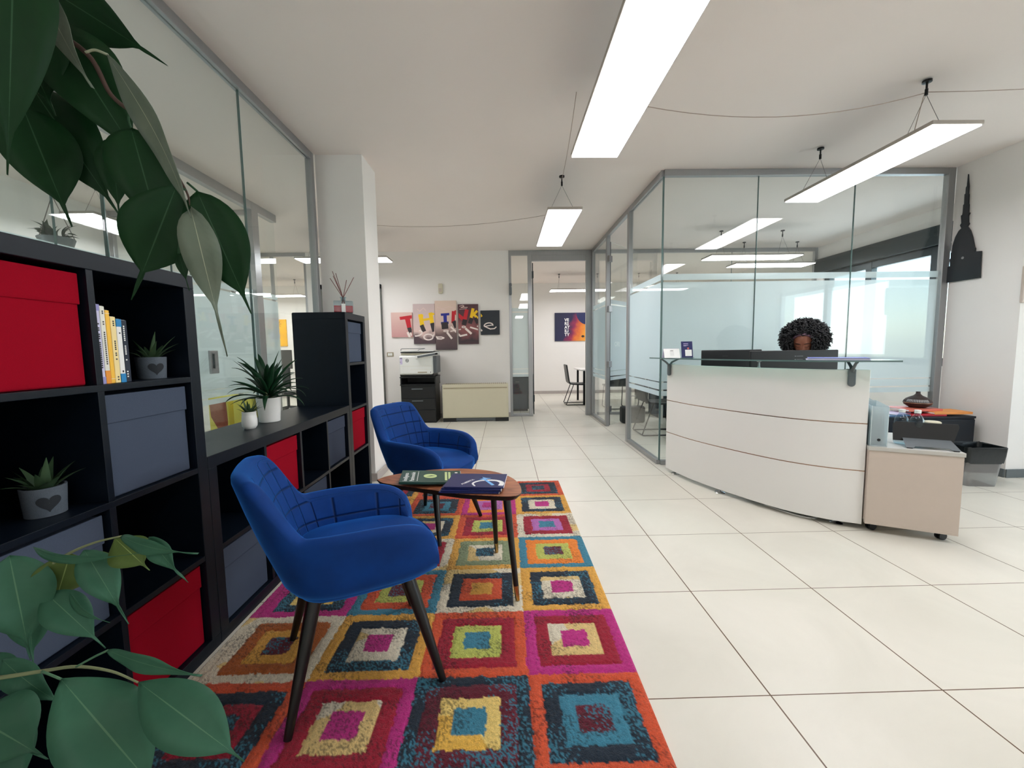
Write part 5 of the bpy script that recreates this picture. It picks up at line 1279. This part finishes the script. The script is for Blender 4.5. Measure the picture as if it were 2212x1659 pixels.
# dark cabinet behind the glass sidelight
r = empty('dark_cabinet', (.02, 7.75, 0)); MB().box(0, 0, .04, .44, .42, .66).build('body', 'tile_dark', r, bevel=.004); MB().box(.01, -.014, .06, .43, 0, .64).build('door', 'tile_dark', r, bevel=.003); MB().box(-.008, -.018, .66, .448, .43, .685).build('top_panel', 'tile_dark', r, bevel=.003); MB().box(.02, .02, 0, .42, .4, .04).build('plinth', 'plastic_black', r)
MB().box(.19, -.03, .56, .26, -.016, .572).build('handle', 'plastic_grey', r)
tag(r, 'dark blue-grey cabinet in the rear room behind the glass sidelight', 'cabinet')
# conference room: table, chairs, dark cabinets and a bag
table('conference_table', 3.35, 5.75, 2.0, 1.1, .74, 'desk', 'white conference table behind the frosted glass, its legs showing below', 'plastic_white')
for i, (x, y, a, lb) in enumerate(((2.15, 5.55, 0, 'black sled-base chair at the near left end of the conference table'), (2.95, 4.90, PI/2, 'black sled-base chair on the front side of the conference table'), (3.9, 4.90, PI/2, 'black sled-base chair at the right of the conference table front'), (2.95, 6.38, -PI/2, 'black sled-base chair at the back of the conference table'))):
    o = copy_tree(mc); o.location = (x, y, .001); o.rotation_euler = (0, 0, a); tag(o, lb, 'chair', 'black meeting chairs')
for i, x in enumerate((2.55, 3.40, 4.25)):
    r = empty('low_cabinet', (x, 6.72, 0)); MB().box(0, 0, .03, .82, .4, .72).build('body', 'tile_dark', r, bevel=.004)
    for k in (0, 1): MB().box(.005+k*.408, -.015, .045, .405+k*.408, 0, .71).build('door', 'tile_dark', r, bevel=.003)
    MB().box(.03, .02, 0, .79, .38, .03).build('plinth', 'plastic_black', r)
    tag(r, ['dark low cabinet along the back of the conference room, left of the row', 'dark low cabinet along the back of the conference room, middle of the row', 'dark low cabinet along the back of the conference room, right of the row'][i], 'cabinet', 'dark low cabinets in the conference room')
r = empty('hand_bag', (2.02, 6.35, 0), .1)
MB().box(-.19, -.08, 0, .19, .08, .27).build('body', 'leather', r, bevel=.04, seg=4, smooth=60); MB().tube(catmull([(-.09, 0, .26), (-.10, 0, .36), (-.04, 0, .42), (.04, 0, .42), (.10, 0, .36), (.09, 0, .26)], 5), .008, 8).build('strap', 'leather', r, smooth=60)
tag(r, 'dark bag with a strap on the conference room floor, seen below the frosted band', 'bag')
# ---------------- glass office on the left and rooms behind it
q0, q1 = atY(575, 748.5, 10.68), atY(617.5, 690, 10.68)
r = empty('yellow_painting', (q0.x, 10.70, q0.z)); pw, ph = q1.x-q0.x, q1.z-q0.z
M['yell_p'] = mat('yellow_canvas', (246, 184, 40), .6, var=.2, scale=5); M['yell'] = mat('yellow_print', (248, 236, 110), .5, var=.1, scale=8); M['brown_p'] = mat('brown_print', (160, 84, 62), .5, var=.4, scale=40); M['blob'] = mat('blue_paint', (30, 80, 200), .6)
MB().box(0, -.03, 0, pw, 0, ph).build('canvas', 'yell_p', r, bevel=.002)
b = MB(); b.add([(pw*.42+.15*math.cos(a), -.0306, ph*.40+.14*math.sin(a)) for a in [2*PI*k/24 for k in range(24)]], [tuple(range(24))]); b.build('pale_ring', 'lavender', r)
b = MB(); b.add([(pw*.42+.115*math.cos(a), -.031, ph*.40+.11*math.sin(a)) for a in [2*PI*k/24 for k in range(24)]], [tuple(range(24))]); b.build('blue_disc', 'blob', r)
b = MB()
for k in range(4): a = k*.8; b.add([(pw*.62+s*.09*math.cos(a)+t*.005*math.sin(a), -.0307, ph*.83+s*.09*math.sin(a)-t*.005*math.cos(a)) for s, t in ((-1, -1), (1, -1), (1, 1), (-1, 1))], [(0, 1, 2, 3)])
b.add([(pw*.55+.022*math.cos(a), -.0307, ph*.11+.022*math.sin(a)) for a in [2*PI*k/14 for k in range(14)]], [tuple(range(14))]); b.build('dark_marks', 'diff_brown', r)
tag(r, 'yellow abstract painting with a blue disc in the far left rear room', 'painting')
table('work_desk', -4.75, 8.85, 1.3, .7, .74, 'desk', 'white desk in the far left room, under the yellow painting', 'plastic_white')
r = empty('monitor', (-4.86, 8.75, .742)); MB().box(-.30, 0, .10, .34, .03, .50).build('back_cover', 'plastic_black', r, bevel=.006); MB().box(-.295, .03, .105, .335, .032, .495).build('screen', 'screen', r); MB().box(-.03, .02, 0, .03, .05, .2).build('stand', 'steel', r); MB().box(-.12, -.06, 0, .12, .12, .012).build('foot', 'steel', r)
tag(r, 'black monitor on the white desk in the far left room', 'monitor')
o = copy_tree(oc); o.location = (-4.35, 8.2, 0); o.rotation_euler = (0, 0, PI); tag(o, 'black swivel chair at the white desk in the far left room', 'chair', 'black swivel chairs')
for x0, x1, m2, lb in ((-3.42, -3.20, True, 'tall yellow carton with a brown picture standing inside the left glass office'), (-3.14, -2.92, False, 'tall yellow carton with printed lines standing beside the one with the brown picture')):
    r = empty('carton', (x0, 4.72, 0)); MB().box(0, 0, 0, x1-x0, .2, .70).build('box', 'yell', r, bevel=.004)
    if m2: b = MB(); b.add([(.01, -.0015, .60), (.02, -.0015, .66), (.20, -.0015, .67), (.21, -.0015, .40), (.19, -.0015, .16), (.12, -.0015, .26), (.02, -.0015, .46)], [(0, 1, 2, 3, 4, 5, 6)]); b.build('brown_picture', 'brown_p', r)
    else:
        b = MB()
        for k in range(5): b.box(.03+k*.035, -.0015, .28, .05+k*.035, -.0005, .36)
        for k in range(3): b.box(.03, -.0015, .12+k*.04, .19, -.0005, .128+k*.04)
        b.build('printed_lines', 'brass', r)
    tag(r, lb, 'carton', 'yellow cartons in the glass office')
# dark stool frame
r = empty('stool', (-3.5, 4.15, 0)); MB().box(-.19, -.19, .60, .19, .19, .64).build('seat', 'leather', r, bevel=.01)
for sx in (-1, 1):
    for sy in (-1, 1): MB().box(sx*.17-.015, sy*.17-.015, 0, sx*.17+.015, sy*.17+.015, .60).build('leg', 'black_metal', r)
MB().box(-.16, -.18, .18, .16, -.16, .21).build('footrest', 'black_metal', r); tag(r, 'dark square stool inside the left glass office', 'stool')
# access panel / handle on the frosted partition
p = atX(455, 768, -2.79)
r = empty('wall_switch', (-2.79, 3.95, 1.10)); MB().box(0, -.055, -.10, .02, .055, .12).build('plate', 'steel', r, bevel=.004); MB().box(.02, -.02, -.05, .03, -.008, .09).build('slot', 'plastic_black', r); tag(r, 'silver lock plate with a dark slot on the frosted partition', 'lock')
# hanging planter
r = empty('hanging_planter', (-3.2, 3.06, 1.93))
MB().lathe([(0, 0), (.07, 0), (.10, .10), (.095, .105), (.085, .09), (0, .09)], seg=28).build('pot', 'plastic_grey', r, smooth=50)
b = MB()
for k in range(3): a = 2*PI*k/3+.4; b.tube([(.098*math.cos(a), .098*math.sin(a), .10), (0, 0, .40)], .003, 5)
b.tube([(0, 0, .40), (0, 0, CZ-1.93)], .003, 5); b.build('cord', 'wire', r)
def leaf_geo(b, uvs, P0, P1, w, nrm, arch=.06, fold=.25, n=14, tail=.16, wav=0, seed=0, twist=0, peak=.42):
    P0, P1 = Vector(P0), Vector(P1); d = P1-P0; L = d.length; t_ = d.normalized(); nrm = (nrm-t_*nrm.dot(t_)).normalized(); s0 = t_.cross(nrm); base = len(b.v)
    for j in range(n+1):
        t = j/n; q = t/(1-tail)
        if q < 1: ww = w/2*(math.sin(PI*q**(math.log(.5)/math.log(peak)) if q > 0 else 0)**.88)
        else: ww = 0
        tl = w*.035*(1-max(0, t-.8)/.2*.8); ww = max(ww, tl if t > .3 else 0.0006, .0004)
        if t > 1-tail-.12: ww = max(ww, tl)
        tw = twist*(t-.3); nn = nrm*math.cos(tw)+s0*math.sin(tw); s = s0*math.cos(tw)-nrm*math.sin(tw)
        c = P0+d*t+nrm*arch*L*math.sin(PI*t)
        wv = wav*w*math.sin(t*11+seed)*.5
        for k, u in enumerate((-1, -.5, 0, .5, 1)):
            e = wav*w*math.sin(t*13+seed*2+u*2)*abs(u)
            b.v.append(tuple(c+s*(ww*u*math.cos(fold*abs(u)))+nn*(ww*abs(u)*fold+e))); uvs.append((u, t))
    for j in range(n):
        for k in range(4): q = base+j*5+k; b.f.append((q, q+1, q+6, q+5)); b.m.append(0)
b = MB(); uvs = []; rnd = random.Random(9)
for k in range(34):
    a = rnd.random()*6.28; R_ = rnd.uniform(.06, .16); z = .10+rnd.uniform(0, .13); P0 = Vector((.04*math.cos(a), .04*math.sin(a), .09)); P1 = Vector((R_*math.cos(a), R_*math.sin(a), z)); leaf_geo(b, uvs, P0, P1, .045, Vector((-math.cos(a)*.3, -math.sin(a)*.3-.5, .9)), .2, tail=.03, seed=k)
b.build('foliage', 'leaf', r, smooth=180, uvs=uvs, recalc=False)
tag(r, 'hanging planter with small dark leaves inside the left glass office', 'plant')

# ================================================================== FICUS close to the viewer
fi = empty('ficus_tree', (-.98, .20, 0))
O = Vector((-.98, .20, 0))
MB().lathe([(0, 0), (.13, 0), (.165, .30), (.17, .32), (.155, .32), (.15, .28), (0, .28)], seg=40).build('pot', 'pot_white', fi, smooth=50)
MB().lathe([(0, .24), (.152, .27), (.152, .285), (0, .295)], seg=30).build('soil', 'terracotta', fi, smooth=60)
def LP(px, py, dep): d = ray(px, py); return CAM+d*dep-O
tr_ = catmull([(0, 0, .28), (.02, -.01, .7), (-.02, .0, 1.15), (.0, .02, 1.6), (.03, .03, 1.95)], 6)
MB().tube(tr_, [.022-.010*i/len(tr_) for i in range(len(tr_))], 12).build('trunk', 'bark', fi, smooth=60)
def branch(name, pts, r0, r1, m): 
    P = catmull(pts, 6); return MB().tube(P, [r0+(r1-r0)*i/(len(P)-1) for i in range(len(P))], 8).build(name, m, fi, smooth=180)
DU, DL = .45, .52
top = branch('branch', [(.0, .02, 1.6), (.12, .06, 1.72), LP(-120, -40, .46), LP(60, 40, .45), LP(185, 113, DU), LP(240, 205, DU), LP(300, 256, DU), LP(352, 330, DU), LP(402, 412, DU), LP(411, 452, DU)], .004, .0008, 'stem_brown')
lo1 = branch('branch', [(-.01, .0, .95), (.12, .10, 1.0), LP(-90, 1290, .53), LP(68, 1240, DL), LP(150, 1195, DL), LP(205, 1172, DL), LP(262, 1158, DL)], .0034, .001, 'stem_green')
lo2 = branch('branch', [(.01, -.01, .80), (.14, .10, .83), LP(-120, 1480, .50), LP(0, 1464, .48), LP(90, 1450, .48), LP(165, 1440, .48), LP(240, 1450, .48), LP(298, 1474, .48)], .0034, .001, 'stem_green')
def foliage(parent, mname, items, name='foliage'):
    b = MB(); uvs = []
    for k, it in enumerate(items):
        (x0, y0, x1, y1, w, dep) = it[:6]; op = it[6] if len(it) > 6 else {}
        d1 = dep+op.get('dd', .0); P0, P1 = LP(x0, y0, dep), LP(x1, y1, d1); view = (CAM-O-(P0+P1)/2).normalized(); t_ = (P1-P0).normalized(); side = t_.cross(view); ro = op.get('roll', 0); nrm = view*math.cos(ro)+side*math.sin(ro)
        leaf_geo(b, uvs, P0, P1, w*dep/CF, nrm, op.get('arch', .05), op.get('fold', .22), tail=op.get('tail', .16), wav=op.get('wav', .02), seed=k, twist=op.get('tw', 0), peak=op.get('peak', .42), n=20)
        if 'pet' in op:
            pts = [LP(px, py, dep) for px, py in op['pet']]+[P0]; b2 = len(b.v); b.tube(catmull(pts, 4), .0011, 6); uvs += [(0, 0)]*(len(b.v)-b2)
    return b.build(name, mname, parent, smooth=180, solid=.0004, uvs=uvs, recalc=False)
foliage(top, 'leaf', [(32, -190, 16, 378, 132, .40, {'arch': .1, 'tail': .12}), (95, -30, 362, 142, 110, .46, {'arch': -.03, 'roll': .2, 'dd': .03, 'tail': .26}),
 (112, 50, 305, 350, 150, .455, {'fold': .3, 'dd': .02, 'tail': .1}), (70, 190, 262, 470, 130, .465, {'fold': .3, 'dd': .02}), (48, 228, 156, 490, 132, .44, {'roll': -.1, 'tail': .2, 'arch': -.03}),
 (283, 277, 345, 500, 118, .46, {'pet': [(300, 256), (285, 240), (277, 255)], 'tail': .05}), (382, 400, 284, 648, 134, .445, {'arch': .03, 'tail': .24, 'peak': .5, 'pet': [(400, 410)]}), (426, 413, 543, 678, 118, .455, {'tail': .17, 'arch': -.05, 'pet': [(405, 395)]}),
 (386, 548, 409, 628, 22, .45, {'tail': .3, 'pet': [(404, 470), (390, 520)]}), (240, 300, 258, 468, 60, .47, {}), (20, 40, 120, 250, 150, .44, {})])
foliage(top, 'leaf_pale', [(78, -60, 200, 190, 62, .435, {'roll': .6, 'wav': .06, 'tail': .1}), (232, 118, 412, 470, 60, .425, {'roll': .75, 'arch': -.05, 'wav': .05, 'tail': .12, 'pet': [(185, 113), (205, 108)]}), (412, 450, 491, 770, 72, .438, {'fold': .12, 'wav': .13, 'tail': .32, 'peak': .40, 'arch': .02})], 'underside_foliage')
foliage(lo1, 'leaf_daylit', [(262, 1158, 428, 1196, 34, .51, {'roll': .5, 'wav': .08, 'tail': .2, 'arch': .1}), (322, 1160, 406, 1258, 42, .51, {'roll': .4, 'wav': .08, 'tail': .3}), (72, 1182, 300, 1195, 24, .51, {'roll': .6, 'arch': .14, 'wav': .05}),
 (182, 1188, 278, 1348, 66, .52, {'wav': .06, 'tail': .26}), (100, 1282, 228, 1400, 74, .515, {'wav': .03, 'tail': .2, 'pet': [(78, 1285)]}), (150, 1280, 238, 1345, 20, .51, {'roll': .9, 'arch': .12}), (20, 1200, 66, 1425, 118, .50, {'wav': .05, 'fold': .3, 'tail': .2}), (60, 1280, 72, 1437, 70, .515, {'tail': .22}), (-25, 1235, 5, 1360, 120, .50, {})])
foliage(lo1, 'leaf_olive', [(248, 1163, 323, 1232, 74, .525, {'tail': .18, 'peak': .55}), (152, 1195, 122, 1292, 96, .53, {'tail': .04}), (196, 1190, 225, 1296, 66, .53, {'tail': .2})], 'young_foliage')
foliage(lo2, 'leaf_daylit', [(233, 1405, 436, 1460, 34, .47, {'roll': .5, 'wav': .10, 'tail': .1, 'pet': [(165, 1440), (205, 1418)]}), (300, 1474, 528, 1645, 112, .47, {'fold': .18, 'wav': .03, 'tail': .13, 'arch': .09, 'peak': .5}), (132, 1467, 335, 1705, 154, .46, {'fold': .2, 'wav': .04, 'tail': .08, 'arch': .06, 'peak': .5, 'pet': [(90, 1450)]}),
 (-60, 1545, 102, 1640, 140, .45, {'wav': .05, 'tail': .2}), (5, 1425, 140, 1525, 58, .49, {'wav': .06, 'roll': .4}), (-40, 1420, 60, 1500, 60, .49, {}), (-70, 1600, 60, 1720, 150, .44, {})])
tag(fi, 'tall ficus plant with hanging pointed leaves, close to the viewer at the left', 'plant')

# ================================================================== CAMERA AND VIEW
cd = bpy.data.cameras.new('Camera'); cd.sensor_width = 36; cd.sensor_fit = 'HORIZONTAL'; cd.lens = CF/2212*36; cd.clip_start = .02; cd.clip_end = 60
co = bpy.data.objects.new('Camera', cd); COL.objects.link(co)
co.matrix_world = Matrix(((RT.x, UP.x, -FW.x, CAM.x), (RT.y, UP.y, -FW.y, CAM.y), (RT.z, UP.z, -FW.z, CAM.z), (0, 0, 0, 1)))
S.camera = co
S.view_settings.view_transform = 'Standard'; S.view_settings.look = 'None'; S.view_settings.gamma = 1; S.view_settings.exposure = EXPO
S.view_settings.use_curve_mapping = False
cy_ = S.cycles
cy_.max_bounces = 16; cy_.diffuse_bounces = 6; cy_.glossy_bounces = 5; cy_.transmission_bounces = 8; cy_.transparent_max_bounces = 40
cy_.sample_clamp_indirect = 6; cy_.caustics_reflective = False; cy_.caustics_refractive = False
